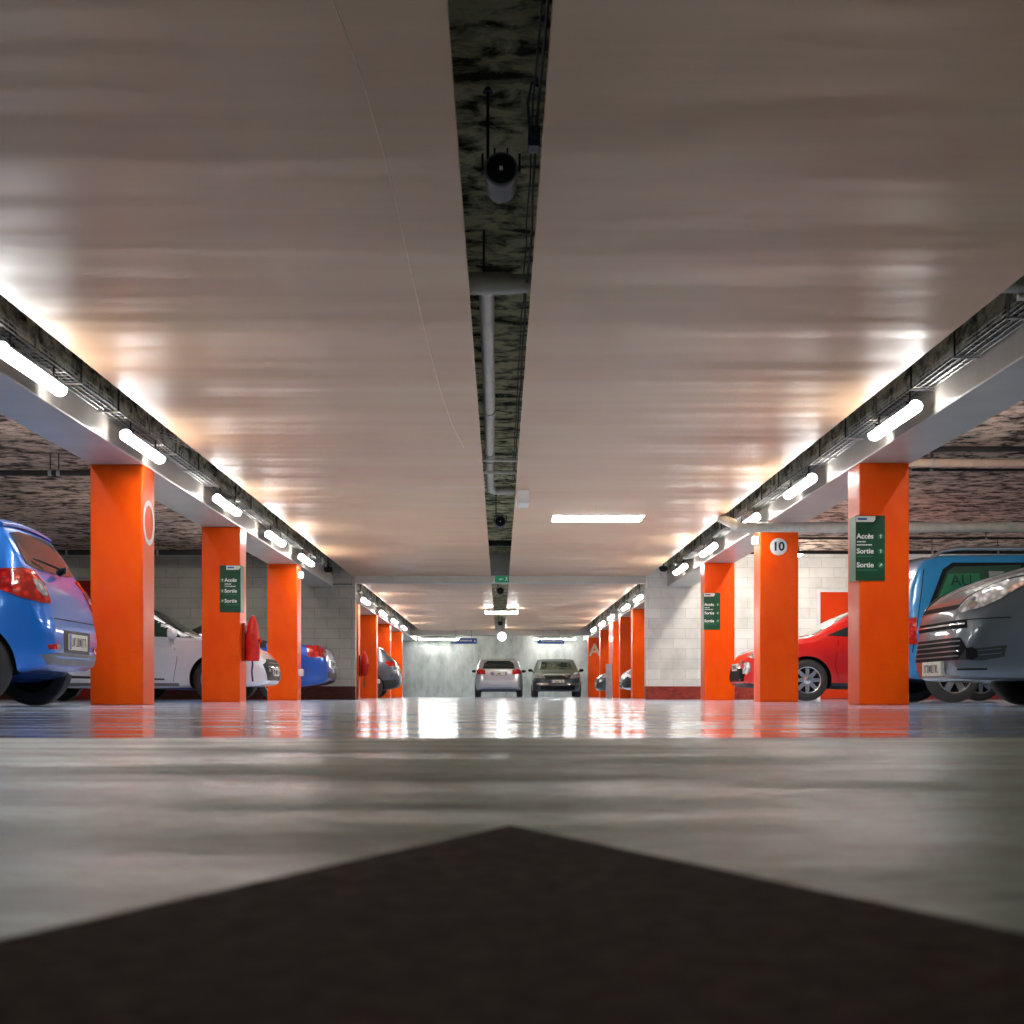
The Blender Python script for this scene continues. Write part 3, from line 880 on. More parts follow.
# ------------------------------------------------------------------ cars
def pchip(pts):
    xs = [p[0] for p in pts]; ys = [p[1] for p in pts]
    n = len(xs)
    h = [xs[i + 1] - xs[i] for i in range(n - 1)]
    dl = [(ys[i + 1] - ys[i]) / h[i] for i in range(n - 1)]
    d = [0] * n
    d[0], d[-1] = dl[0], dl[-1]
    for i in range(1, n - 1):
        if dl[i - 1] * dl[i] > 0:
            w1, w2 = 2 * h[i] + h[i - 1], h[i] + 2 * h[i - 1]
            d[i] = (w1 + w2) / (w1 / dl[i - 1] + w2 / dl[i])
    def f(x):
        if x <= xs[0]: return ys[0]
        if x >= xs[-1]: return ys[-1]
        i = 0
        while x > xs[i + 1]: i += 1
        t = (x - xs[i]) / h[i]
        return ((1 + 2 * t) * (1 - t) ** 2 * ys[i] + t * (1 - t) ** 2 * h[i] * d[i] + t * t * (3 - 2 * t) * ys[i + 1] + t * t * (t - 1) * h[i] * d[i + 1])
    return f
def catmull(pts, k=3):
    out = []
    n = len(pts)
    for i in range(n - 1):
        p0, p1, p2, p3 = pts[max(i - 1, 0)], pts[i], pts[i + 1], pts[min(i + 2, n - 1)]
        for j in range(k):
            t = j / k
            out.append(tuple(.5 * ((2 * b) + (-a + c) * t + (2 * a - 5 * b + 4 * c - d) * t * t + (-a + 3 * b - 3 * c + d) * t ** 3) for a, b, c, d in zip(p0, p1, p2, p3)))
    out.append(pts[-1])
    return out

def wheel_meshes(cache={}, r=.31, w=.20, style=7, hub=M['alloy']):
    key = (r, w, style)
    if key in cache: return cache[key]
    Ry = Matrix.Rotation(R(-90), 4, 'X')          # local z -> +y (outer side is +y)
    t = MB()
    hw = w / 2
    t.lathe([(r * .64, -hw * .9), (r * .72, -hw), (r * .9, -hw * .98), (r * .975, -hw * .8), (r, -hw * .45), (r, hw * .45), (r * .975, hw * .8), (r * .9, hw * .98), (r * .72, hw), (r * .64, hw * .9), (r * .64, -hw * .9)], 40, Ry)
    tm = t.mesh('wheel', M['rubber'], 40)
    q = MB()
    q.lathe([(r * .655, -hw * .88), (r * .66, hw * .80), (r * .645, hw * .93), (r * .60, hw * .90), (r * .585, hw * .5), (r * .57, -hw * .85)], 40, Ry)
    for k in range(style):
        a = 2 * PI * k / style
        wd0, wd1 = r * .11, r * (.085 if style > 6 else .13)
        poly = [(r * .12, -wd0), (r * .60, -wd1), (r * .60, wd1), (r * .12, wd0)]
        q.prism(poly, Matrix.Rotation(a, 4, 'Y') @ Matrix.Translation((0, hw * .55, 0)) @ Matrix.Rotation(R(-90), 4, 'X'), hw * .26)
    q.lathe([(0, hw * .95), (r * .1, hw * .93), (r * .19, hw * .82), (r * .2, hw * .4), (0, hw * .4)], 20, Ry)
    q.mi = 1
    q.lathe([(0, -hw * .1), (r * .58, -hw * .1), (r * .58, -hw * .4), (0, -hw * .4)], 32, Ry)
    rm = q.mesh('rim', [hub, M['well']], 35)
    cache[key] = (tm, rm)
    return cache[key]

class Car:
    def __init__(s, name, label, cat, loc, rz, L, top, belt, bot, plan, paint, wheels, wr=.31, tw=.20, track=None, tum=.33, style=7, clad=None, roof=None, group=None):
        s.root = empty(name, loc, rz, label, cat, group)
        ft, fb, fo, fw = pchip(top), pchip(belt), pchip(bot), pchip(plan)
        s.ft, s.fb, s.fw = ft, fb, fw
        xa, xb = top[0][0], top[-1][0]
        xs = set()
        N = 84
        for i in range(N + 1): xs.add(round(xa + (xb - xa) * (.5 - .5 * math.cos(PI * i / N)), 4))
        for i in range(60): xs.add(round(xa + (xb - xa) * i / 60, 4))
        xs = sorted(xs)
        xs = [x for i, x in enumerate(xs) if i == 0 or x - xs[i - 1] > .003 or i == len(xs) - 1]
        bm = bmesh.new()
        rings = []
        for x in xs:
            z0, zt, w = fo(x), ft(x), fw(x)
            z0 = min(z0, zt - .12)
            zs = min(fb(x), zt - .035)
            zs = max(zs, z0 + .06)
            hc = zt - zs; H = zs - z0
            wsh = w * .965
            wr_ = max(wsh - tum * max(0, hc - .05), wsh * .55)
            rr = min(.085, hc * .62)
            cr = min(.03, hc * .3)
            half = [(0, z0), (.55 * w, z0), (.86 * w, z0 + .004), (.955 * w, z0 + min(.045, H * .2)), (.985 * w, z0 + H * .27), (w, z0 + H * .58), (.996 * w, z0 + H * .82), (wsh, zs),
                    ((wsh + wr_) / 2 + .012 * min(1, hc / .4), zs + (hc - rr) * .5), (wr_, zt - rr), (wr_ - .30 * rr, zt - cr - .28 * (rr - cr)), (wr_ - 1.0 * rr, zt - cr * .8), (.55 * wr_, zt - cr * .25), (0, zt)]
            half = catmull(half, 3)
            ring = [bm.verts.new((x, y, z)) for y, z in half] + [bm.verts.new((x, -y, z)) for y, z in half[-2:0:-1]]
            rings.append(ring)
        n = len(rings[0])
        for A, B in zip(rings, rings[1:]):
            for k in range(n):
                k2 = (k + 1) % n
                bm.faces.new([A[k], A[k2], B[k2], B[k]])
        bm.faces.new(rings[0][::-1]); bm.faces.new(rings[-1])
        bmesh.ops.recalc_face_normals(bm, faces=list(bm.faces))
        s.bvh = BVHTree.FromBMesh(bm)
        me = bpy.data.meshes.new('body')
        bm.to_mesh(me); bm.free()
        mats = [paint, M['well'], clad[1] if clad else paint, roof[0] if roof else paint]
        for m in mats: me.materials.append(m)
        for p in me.polygons:
            c = p.center
            if clad and c.z < clad[0]: p.material_index = 2
            if roof and c.z > fb(c.x) + .02 and roof[1] < c.x < roof[2]: p.material_index = 3
        # cut the wheel arches
        hw = track or (max(p[1] for p in plan) - .005)
        cut = MB(); cut.mi = 1
        for wx in wheels:
            for sy in (-1, 1):
                mt = Matrix.Translation((wx, sy * (hw + .25), wr)) @ Matrix.Rotation(R(90 * sy), 4, 'X')
                cut.lathe([(0, 0), (wr * 1.15, 0), (wr * 1.15, .25 + tw + .07), (0, .25 + tw + .07)], 40, mt)
        cm = cut.mesh('cutter', [paint, M['well']], 0)
        ob, oc = bpy.data.objects.new('body', me), bpy.data.objects.new('cutter', cm)
        COL.objects.link(ob); COL.objects.link(oc)
        md = ob.modifiers.new('arch', 'BOOLEAN'); md.object = oc; md.operation = 'DIFFERENCE'; md.solver = 'EXACT'
        dg = bpy.context.evaluated_depsgraph_get()
        nm = bpy.data.meshes.new_from_object(ob.evaluated_get(dg))
        ob.modifiers.clear(); ob.data = nm
        bpy.data.objects.remove(oc)
        for p in nm.polygons: p.use_smooth = True
        nm.set_sharp_from_angle(angle=R(38))
        nm.name = 'body'
        ob.parent = s.root
        s.body = ob
        tm, rm = wheel_meshes(r=wr, w=tw, style=style)
        for wx in wheels:
            for sy in (-1, 1):
                o = bpy.data.objects.new('wheel', tm); COL.objects.link(o); o.parent = s.root
                o.location = (wx, sy * (hw - tw / 2), wr + .002)
                if sy < 0: o.rotation_euler = (0, 0, PI)
                q = bpy.data.objects.new('rim', rm); COL.objects.link(q); q.parent = o
    def decal(s, name, poly, az, m, off=.004, step=.06, label=None, parent=None, skirt=.014):
        a = R(az)
        d = Vector((math.cos(a), math.sin(a), 0)); r_ = Vector((-math.sin(a), math.cos(a), 0))
        bm = bmesh.new()
        f = bm.faces.new([bm.verts.new((x, z, 0)) for x, z in poly])
        for ax in (0, 1):
            lo = min(p[ax] for p in poly); hi = max(p[ax] for p in poly)
            k = math.ceil(lo / step)
            while k * step < hi:
                co = [0, 0, 0]; no = [0, 0, 0]; co[ax] = k * step; no[ax] = 1
                bmesh.ops.bisect_plane(bm, geom=list(bm.verts) + list(bm.edges) + list(bm.faces), dist=1e-5, plane_co=co, plane_no=no)
                k += 1
        bmesh.ops.triangulate(bm, faces=list(bm.faces))
        inn = {}
        for v in list(bm.verts):
            o = d * 5 + r_ * v.co.x + Vector((0, 0, v.co.y))
            loc, no, i, ds = s.bvh.ray_cast(o, -d)
            if loc is None:
                loc, no, i, ds = s.bvh.find_nearest(r_ * v.co.x + Vector((0, 0, v.co.y)) + d * 1.0)
            if no.dot(d) < 0: no = -no
            inn[v] = loc - no * skirt
            v.co = loc + no * off
        bd = [e for e in bm.edges if e.is_boundary]
        vm = {}
        for e in bd:
            for v in e.verts:
                if v not in vm: vm[v] = bm.verts.new(inn[v])
        for e in bd:
            a_, b_ = e.verts
            try: bm.faces.new([a_, b_, vm[b_], vm[a_]])
            except ValueError: pass
        mb = MB(); mb.bm.free(); mb.bm = bm
        o = mb.build(name, m, parent or s.root, 30)
        if label: o['label'] = label
        return o
    def side(s, name, poly, m, both=True, **kw):        # poly in (x, z)
        out = []
        for sy in ((1, -1) if both is True else (both,)):
            q = [(-x, z) for x, z in poly] if sy > 0 else [(x, z) for x, z in poly]
            out.append(s.decal(name, q, 90 * sy, m, **kw))
        return out
    def front(s, name, poly, m, mirror=False, **kw):    # poly in (y, z) seen from the front
        o = [s.decal(name, poly, 0, m, **kw)]
        if mirror: o.append(s.decal(name, [(-y, z) for y, z in poly], 0, m, **kw))
        return o
    def rear(s, name, poly, m, mirror=False, **kw):     # poly in (y, z)
        o = [s.decal(name, [(-y, z) for y, z in poly], 180, m, **kw)]
        if mirror: o.append(s.decal(name, poly, 180, m, **kw))
        return o
    def corner(s, name, poly, az, m, **kw):             # mirrored pair at +-az
        return [s.decal(name, poly, az, m, **kw), s.decal(name, [(-x, z) for x, z in poly], -az, m, **kw)]
    def seam(s, pts, both=True, w=.006):                # thin dark panel gap in (x, z)
        for (p, q) in zip(pts, pts[1:]):
            p, q = Vector(p), Vector(q)
            t = (q - p).normalized(); nrm = Vector((-t.y, t.x)) * w / 2
            poly = [tuple(p - nrm), tuple(q - nrm), tuple(q + nrm), tuple(p + nrm)]
            s.side('panel_gap', poly, M['black'], both, off=.0015, step=.12, skirt=.004)
    def mirrors(s, x, z, m, size=1.0, y=None):
        for sy in (-1, 1):
            y0 = y or s.bvh.ray_cast(Vector((x, sy * 4, z)), Vector((0, -sy, 0)))[0].y * sy
            t = bmesh.new()
            bmesh.ops.create_uvsphere(t, u_segments=16, v_segments=10, radius=1)
            for v in t.verts:
                v.co = Vector((v.co.x * .065 - (.02 if v.co.x < 0 else 0), v.co.y * .105, v.co.z * .068)) * size
                if v.co.x < -.04: v.co.x = -.04
            mb = MB(); mb.add(t, Matrix.Translation((x, sy * (y0 + .13 * size), z + .06))); t.free()
            mb.tube([(x, sy * (y0 - .02), z), (x, sy * (y0 + .08), z + .035)], .022 * size, 8)
            o = mb.build('wing_mirror', m, s.root)
    def handle(s, x, z, m, both=True):
        for sy in ((1, -1) if both is True else (both,)):
            y0 = s.bvh.ray_cast(Vector((x, sy * 4, z)), Vector((0, -sy, 0)))[0].y * sy
            MB().tube([(x - .09, sy * (y0 - .01), z), (x - .07, sy * (y0 + .022), z), (x + .07, sy * (y0 + .022), z), (x + .09, sy * (y0 - .01), z)], .012, 8).build('door_handle', m, s.root)
    def plate(s, az, z, w=.50, h=.11, y=0, blue=True, out=.004):
        front = az == 0
        sx = 1 if front else -1
        hit = s.bvh.ray_cast(Vector((sx * 5, y, z)), Vector((-sx, 0, 0)))[0]
        x = hit.x + sx * out
        mb = MB(); x0, x1 = sorted((x - sx * .05, x + sx * .012)); mb.bbox(x0, x1, y - w / 2, y + w / 2, z - h / 2, z + h / 2, .004)
        o = mb.build('licence_plate', M['plate'], s.root)
        xf = x + sx * .012
        k = MB(); rr = random.Random(5)
        u = -w / 2 + .06
        while u < w / 2 - .06:
            q = rr.uniform(.018, .034)
            a, b_ = sorted((xf - sx * .002, xf + sx * .002))
            k.box(a, b_, y + u, y + u + .008, z - h * .28, z + h * .28)
            k.box(a, b_, y + u, y + u + q, z + h * (.2 if rr.random() > .5 else -.28), z + h * (.28 if rr.random() > .5 else -.2))
            u += q + .018
        k.build('plate_characters', M['ink'], o, smooth=0)
        if blue:
            k = MB(); a, b_ = sorted((xf - sx * .002, xf + sx * .0025))
            yy = -sx * (w / 2 - .022) if front else sx * -(-w / 2 + .022) * -1
            yb_ = y + (w / 2 - .024) * (-1 if front else 1)
            k.box(a, b_, yb_ - .02, yb_ + .02, z - h * .47, z + h * .47)
            k.build('plate_band', M['plate_b'], o, smooth=0)

def hatch(name, label, loc, rz, paint, L=4.0, W=1.72, H=1.5, wb=2.55, fo_=.80, wr=.305, clad=None, style=7, tum=.33, slope=0, cat='car', roof=None, windows=True, grp=None, nose=None, beltd=0):
    """small hatchback shell; local +x is forward"""
    f, r = L / 2, -L / 2
    fx = f - fo_; rx = fx - wb
    hw = W / 2
    top = [(r, .64), (r + .03, .80), (r + .10, .98), (r + .19, 1.10), (r + .34 + slope, H - .17), (r + .44 + slope, H - .055), (r + .62 + slope, H - .015), (r + 1.3, H), (r + 2.0, H - .01), (r + 2.45, H - .08),
           (f - 1.35, 1.17), (f - 1.05, 1.01), (f - .8, .95), (f - .45, .87), (f - .22, .78), (f - .09, .68), (f - .02, .56), (f, .46)]
    if nose: top = [p for p in top if p[0] < nose[0][0] - .3 + f and p[0] < r + 2.1] + [(f + x, z) for x, z in nose]
    belt = [(r, .60), (r + .2, .93), (r + .5, .96), (0, .93 - beltd), (f - 1.2, .88 - beltd), (f - .7, .82), (f - .3, .72), (f, .42)]
    bot = [(r, .40), (r + .05, .33), (r + .25, .27), (rx, .2), (0, .18), (fx, .2), (f - .25, .21), (f - .05, .25), (f, .30)]
    plan = [(r, hw * .66), (r + .04, hw * .77), (r + .14, hw * .88), (r + .35, hw * .955), (r + .8, hw * .99), (0, hw), (f - .9, hw * .985), (f - .5, hw * .95), (f - .25, hw * .87), (f - .1, hw * .75), (f, hw * .55)]
    c = Car(name, label, cat, loc, rz, L, top, belt, bot, plan, paint, (fx, rx), wr, .195, hw - .01, tum, style, clad, roof, grp)
    c.f, c.r, c.fx, c.rx, c.hw, c.H = f, r, fx, rx, hw, H
    if windows:
        gt = H - .13
        # front door, rear door, quarter windows
        c.side('side_window', [(f - 1.42, .985), (f - 1.55, 1.09), (r + 2.28, gt), (r + 1.88, gt + .012), (r + 1.85, .99)], M['glass'])
        c.side('side_window', [(r + 1.79, .99), (r + 1.82, gt + .012), (r + 1.05, gt), (r + .86, gt - .05), (r + .86, 1.01)], M['glass'])
        wz1 = c.ft(r + 2.55) - .01
        c.front('windscreen', [(-.60, 1.06), (.60, 1.06), (.53, wz1 - .02), (.3, wz1), (-.3, wz1), (-.53, wz1 - .02)], M['glass'])
        c.rear('rear_window', [(-.56, 1.07), (.56, 1.07), (.50, H - .16), (.3, H - .13), (-.3, H - .13), (-.50, H - .16)], M['glass'])
    return c

# 1 -- blue hatchback, tail towards the aisle, at the left picture edge
c = hatch('hatchback_car', 'bright blue hatchback at the left edge with its tail towards the aisle', (-5.56, 11.65, 0), PI, M['p_blue'], L=4.08, W=1.73, H=1.53, wb=2.66, fo_=.82, wr=.315, style=6, windows=False)
r, f, hw = c.r, c.f, c.hw
c.side('side_window', [(f - 1.42, .985), (f - 1.55, 1.09), (r + 2.28, 1.40), (r + 1.88, 1.41), (r + 1.85, .99)], M['glass'])
c.side('side_window', [(r + 1.79, .99), (r + 1.82, 1.41), (r + 1.15, 1.39), (r + 1.0, 1.33), (r + 1.0, 1.03)], M['glass'])
c.front('windscreen', [(-.60, 1.06), (.60, 1.06), (.53, 1.36), (-.53, 1.36)], M['glass'])
c.rear('rear_window', [(-.60, 1.13), (-.35, 1.10), (.35, 1.10), (.60, 1.13), (.56, 1.38), (.3, 1.42), (-.3, 1.42), (-.56, 1.38)], M['glass_r'], off=.006)
# spoiler
sp = MB()
for zz in (0,):
    rings = []
    for (x, z, h) in ((r + .72, 1.515, .03), (r + .56, 1.513, .05), (r + .45, 1.495, .045), (r + .405, 1.475, .02)):
        ring = []
        for k in range(9):
            y = -.60 + 1.2 * k / 8
            zz = z - .03 * (abs(y) / .6) ** 2
            ring.append((sp.bm.verts.new((x, y, zz + h / 2)), sp.bm.verts.new((x, y, zz - h / 2))))
        rings.append(ring)
    for A, B in zip(rings, rings[1:]):
        for k in range(8):
            sp._f([A[k][0], A[k + 1][0], B[k + 1][0], B[k][0]]); sp._f([A[k][1], B[k][1], B[k + 1][1], A[k + 1][1]])
        for k in (0, 8): sp._f([A[k][0], B[k][0], B[k][1], A[k][1]])
    for Rg in (rings[0], rings[-1]):
        for k in range(8): sp._f([Rg[k][0], Rg[k + 1][0], Rg[k + 1][1], Rg[k][1]])
sp.build('spoiler', M['p_blue'], c.root)
tl = [(.50, 1.03), (.62, 1.075), (.80, 1.09), (.93, 1.075), (1.00, .97), (1.02, .82), (.93, .815), (.76, .85), (.62, .91)]
tl = [(s_ - 0.0, z) for s_, z in tl]
for o in c.corner('tail_light', [(x, z) for x, z in tl], 135, M['red_lamp'], off=.012): pass
for o in c.corner('reversing_lamp', [(.86, 1.0), (.95, .99), (.985, .88), (.93, .875), (.88, .92)], 135, M['clear_lamp'], off=.018): o['label'] = 'clear lower lens'
for o in c.corner('reflector', [(.95, .49), (1.03, .50), (1.12, .505), (1.11, .46), (.98, .455)], 135, M['red_lamp'], off=.006): o['label'] = 'red bumper reflector'
c.rear('plate_recess', [(-.34, .44), (.34, .44), (.36, .62), (-.36, .62)], M['dark_trim'], off=.003)
c.plate(180, .53, .5, .13)
c.rear('bumper_diffuser', [(-.62, .34), (.62, .34), (.70, .41), (.45, .435), (-.45, .435), (-.70, .41)], M['grey_trim'], off=.006)
c.rear('tailgate_gap', [(-.60, .70), (.60, .70), (.60, .708), (-.60, .708)], M['black'], off=.0015, skirt=.004)
MB().tube([(r + .16, 0, 1.10), (r + .12, 0, 1.13), (r + .10, .0, 1.13)], .028, 10).build('wiper_hub', M['black'], c.root)
MB().tube([(r + .12, 0, 1.13), (r + .19, .18, 1.17), (r + .22, .42, 1.19)], .009, 6).build('rear_wiper', M['black'], c.root)
c.handle(.1, .88, M['p_blue']); c.handle(-.9, .90, M['p_blue'])
c.mirrors(f - 1.5, .96, M['p_blue'])
c.seam([(.35, .3), (.33, .97)]); c.seam([(-.75, .35), (-.62, .6), (-.66, .97)])
c.corner('headlight', [(-.98, .70), (-.80, .74), (-.62, .78), (-.60, .68), (-.8, .62), (-.96, .62)], 45, M['clear_lamp'])

# 2 -- white city car facing right, behind the left pillars
c = hatch('hatchback_car', 'pearl white small car facing right, behind the first two left pillars', (-5.27, 20.2, 0), 0, M['p_white'], L=4.06, W=1.74, H=1.47, wb=2.60, fo_=.70, wr=.31, style=8, slope=.1, windows=False, beltd=.06,
          nose=[(-1.86, 1.37), (-1.42, 1.11), (-1.12, .955), (-.8, .90), (-.45, .83), (-.22, .74), (-.09, .64), (-.02, .54), (0, .46)])
f, r = c.f, c.r
c.side('side_window', [(f - 1.0, .885), (f - 1.42, 1.075), (f - 1.90, 1.31), (r + 1.88, 1.33), (r + 1.85, .92)], M['glass_g'])
c.side('window_post', [(f - 1.30, .89), (f - 1.40, 1.08), (f - 1.43, 1.09), (f - 1.34, .89)], M['black'], off=.008)
c.side('side_window', [(r + 1.79, .93), (r + 1.82, 1.33), (r + 1.05, 1.30), (r + .86, 1.24), (r + .86, .97)], M['glass_g'])
c.front('windscreen', [(-.62, .98), (.62, .98), (.53, 1.33), (.3, 1.35), (-.3, 1.35), (-.53, 1.33)], M['glass'])
c.rear('rear_window', [(-.56, 1.07), (.56, 1.07), (.50, 1.31), (-.50, 1.31)], M['glass'])
f, r = c.f, c.r
c.mirrors(f - 1.27, .88, M['p_white'], 1.15)
c.seam([(f - 1.28, .27), (f - 1.22, .6), (f - 1.30, .9)]); c.seam([(r + 1.80, .25), (r + 1.82, .95)]); c.handle(r + 2.0, .87, M['p_white']); c.handle(r + 1.0, .89, M['p_white'])
c.side('sill_line', [(r + 1.0, .33), (f - 1.4, .30), (f - 1.4, .32), (r + 1.0, .37)], M['dark_trim'], off=.002)
c.side('sill', [(r + 1.05, .215), (f - 1.2, .215), (f - 1.2, .26), (r + 1.05, .26)], M['grey_trim'], off=.004)
c.corner('headlight', [(-1.05, .70), (-.80, .80), (-.55, .83), (-.42, .80), (-.62, .70), (-.85, .655)], 45, M['clear_lamp'], off=.006)
c.corner('fog_recess', [(-1.02, .36), (-.86, .40), (-.80, .56), (-.93, .58), (-1.0, .5)], 20, M['dark_trim'], off=.004)
c.front('grille', [(-.52, .30), (.52, .30), (.60, .52), (.42, .60), (-.42, .60), (-.60, .52)], M['dark_trim'], off=.006)
for zz in (.36, .42, .48, .54): c.front('grille_bar', [(-.5, zz), (.5, zz), (.5, zz + .012), (-.5, zz + .012)], M['chrome'], off=.012)
c.plate(0, .42)
c.corner('tail_light', [(.62, .82), (.95, .82), (.93, 1.05), (.66, 1.0)], 135, M['red_lamp'])

# 3 -- blue convertible tail behind third left pillar (three-box)
def threebox(name, label, loc, rz, paint, L=4.4, W=1.75, H=1.41, wb=2.62, wr=.31, roof=None, style=8, roofrear=1.25):
    f, r = L / 2, -L / 2
    fx = f - .85; rx = fx - wb; hw = W / 2
    top = [(r, .60), (r + .03, .80), (r + .10, .955), (r + .22, 1.0), (r + roofrear - .12, 1.04), (r + roofrear + .5, H - .04), (r + roofrear + .95, H), (f - 2.15, H - .02), (f - 1.30, 1.0), (f - .9, .93), (f - .4, .85), (f - .2, .76), (f - .08, .65), (f, .48)]
    belt = [(r, .56), (r + .2, .90), (0, .92), (f - 1.2, .87), (f - .5, .78), (f, .42)]
    bot = [(r, .40), (r + .05, .33), (r + .25, .27), (rx, .2), (0, .18), (fx, .2), (f - .25, .21), (f - .05, .25), (f, .30)]
    plan = [(r, hw * .66), (r + .04, hw * .77), (r + .14, hw * .88), (r + .35, hw * .955), (r + .8, hw * .99), (0, hw), (f - .9, hw * .985), (f - .5, hw * .95), (f - .25, hw * .87), (f - .1, hw * .75), (f, hw * .55)]
    c = Car(name, label, 'car', loc, rz, L, top, belt, bot, plan, paint, (fx, rx), wr, .2, hw - .01, .34, style, None, roof)
    c.f, c.r, c.fx, c.rx, c.hw, c.H = f, r, fx, rx, hw, H
    c.side('side_window', [(f - 1.6, .98), (f - 1.85, 1.12), (f - 2.25, H - .14), (r + roofrear + .6, H - .15), (r + roofrear + .25, .99)], M['glass'])
    c.front('windscreen', [(-.6, 1.04), (.6, 1.04), (.53, H - .1), (-.53, H - .1)], M['glass'])
    c.rear('rear_window', [(-.5, 1.10), (.5, 1.10), (.45, H - .14), (-.45, H - .14)], M['glass'])
    return c
c = threebox('convertible_car', 'royal blue car with black soft top, tail showing past the third left pillar', (-5.28, 25.85, 0), PI, M['p_royal'], roof=(M['soft_top'], -1.1, .9))
r, f = c.r, c.f
c.corner('tail_light', [(.72, .97), (.98, .975), (1.09, .86), (1.05, .76), (.72, .77)], 135, M['red_lamp'], off=.01)
for o in c.corner('reversing_lamp', [(1.0, .86), (1.08, .85), (1.06, .78), (1.0, .78)], 135, M['clear_lamp'], off=.016): o['label'] = 'clear lens'
c.rear('bumper_strip', [(-.6, .40), (.6, .40), (.62, .50), (-.62, .50)], M['dark_trim'])
c.plate(180, .66); c.handle(.2, .85, M['p_royal']); c.mirrors(f - 1.75, .93, M['p_royal'])
c.side('trunk_line', [(r + .2, .955), (r + 1.0, .985), (r + 1.0, .995), (r + .2, .965)], M['black'], off=.003)

# 4 -- dark hatchback tail beyond the left wall
c = hatch('hatchback_car', 'dark slate hatchback tail sticking out beyond the left block wall', (-5.0, 40.75, 0), PI, M['p_dark'], L=4.2, W=1.78, H=1.52, wb=2.6, fo_=.85, wr=.31, clad=(.52, M['dark_trim']), slope=.1)
c.corner('tail_light', [(.62, 1.03), (.95, 1.07), (1.02, 1.0), (.93, .90), (.72, .90)], 135, M['red_lamp'], off=.012)
for o in c.corner('tailgate_crease', [(.75, .62), (1.1, .66), (1.1, .69), (.75, .65)], 135, M['chrome'], off=.004): o['label'] = 'bright bumper edge'
c.plate(180, .75); c.mirrors(c.f - 1.5, .95, M['p_dark'])

# 5 -- silver hatchback parked tail to camera at the end wall
c = hatch('hatchback_car', 'silver hatchback parked tail towards us at the end wall', (at(498.8, 0, 51.6).x, 53.15, 0), R(90), M['p_silver'], L=4.2, W=1.79, H=1.43, wb=2.58, fo_=.85, wr=.31, slope=.15, windows=False)
r, f = c.r, c.f
c.rear('rear_window', [(-.58, 1.04), (.58, 1.04), (.54, 1.25), (.40, 1.34), (-.40, 1.34), (-.54, 1.25)], M['glass'], off=.006)
c.side('side_window', [(f - 1.42, .985), (f - 1.55, 1.09), (r + 2.28, 1.30), (r + 1.0, 1.29), (r + .9, 1.01)], M['glass'])
c.front('windscreen', [(-.60, 1.06), (.60, 1.06), (.53, 1.27), (-.53, 1.27)], M['glass'])
for o in c.rear('tail_light', [(.48, .83), (.80, .85), (.80, .99), (.70, 1.03), (.50, 1.0)], M['red_lamp'], True, off=.012): pass
c.rear('plate_recess', [(-.30, .80), (.30, .80), (.30, .94), (-.30, .94)], M['grey_trim'], off=.004)
c.plate(180, .86, .46, .11)
c.rear('bumper_step', [(-.66, .47), (.66, .47), (.68, .52), (-.68, .52)], M['p_silver'], off=.02)
c.rear('bumper_lower', [(-.62, .29), (.62, .29), (.66, .36), (-.66, .36)], M['grey_trim'], off=.006)
c.mirrors(f - 1.5, .93, M['black'], .8)
MB().tube([(r + .35, .25, 1.30), (r + .30, .5, 1.05)], .006, 5).build('rear_wiper', M['black'], c.root)
MB().tube([(r + .9, .75, 1.2), (r + .88, .77, 1.62)], .006, 5).build('aerial', M['black'], c.root)

# 6 -- grey saloon facing us at the end wall
c = threebox('saloon_car', 'dark grey car facing us at the end wall beside the silver one', (at(557.2, 0, 51.6).x, 53.3, 0), R(-90), M['p_graph'], L=4.4, W=1.80, H=1.45, wb=2.62)
c.front('headlight', [(.46, .68), (.83, .70), (.80, .83), (.62, .84), (.48, .78)], M['clear_lamp'], True, off=.008)
for o in c.decal('indicator', [(-1.10, .72), (-.98, .72), (-.98, .86), (-1.08, .86)], 40, M['amber'], off=.012),: pass
c.front('grille', [(-.42, .66), (.42, .66), (.48, .80), (-.48, .80)], M['dark_trim'], off=.006)
c.front('grille_trim', [(-.46, .80), (.46, .80), (.47, .825), (-.47, .825)], M['chrome'], off=.01)
c.front('air_intake', [(-.60, .28), (.60, .28), (.64, .42), (-.64, .42)], M['black'], off=.006)
c.front('bumper_trim', [(.34, .46), (.76, .46), (.76, .52), (.34, .52)], M['chrome'], True, off=.008)
c.plate(0, .57, .48, .13)
c.mirrors(c.f - 1.72, .95, M['black'], .85)

# 7/8 -- car noses beyond the right wall
c = hatch('hatchback_car', 'white car nose poking out beyond the white block wall', (5.32, 37.9, 0), PI, M['p_white'], L=4.1, W=1.75, H=1.5, wb=2.55, fo_=.82, wr=.31)
c.corner('headlight', [(-1.0, .68), (-.80, .76), (-.60, .80), (-.60, .68), (-.82, .62)], 45, M['clear_lamp'], off=.008)
c.corner('bumper_insert', [(-1.05, .28), (-.75, .28), (-.70, .50), (-.9, .58), (-1.05, .50)], 45, M['dark_trim'], off=.006)
c.front('grille', [(-.55, .3), (.55, .3), (.6, .5), (-.6, .5)], M['dark_trim']); c.plate(0, .42); c.mirrors(c.f - 1.5, .95, M['p_white'])
c = hatch('hatchback_car', 'dark grey car nose in front of the pillar lettered A', (5.16, 45.5, 0), PI, M['p_graph'], L=4.1, W=1.75, H=1.5, wb=2.55, fo_=.82, wr=.31)
c.corner('headlight', [(-1.0, .68), (-.80, .76), (-.60, .80), (-.60, .68), (-.82, .62)], 45, M['clear_lamp'], off=.008)
c.front('grille', [(-.55, .3), (.55, .3), (.6, .6), (-.6, .6)], M['dark_trim']); c.plate(0, .42); c.mirrors(c.f - 1.5, .95, M['p_graph'])

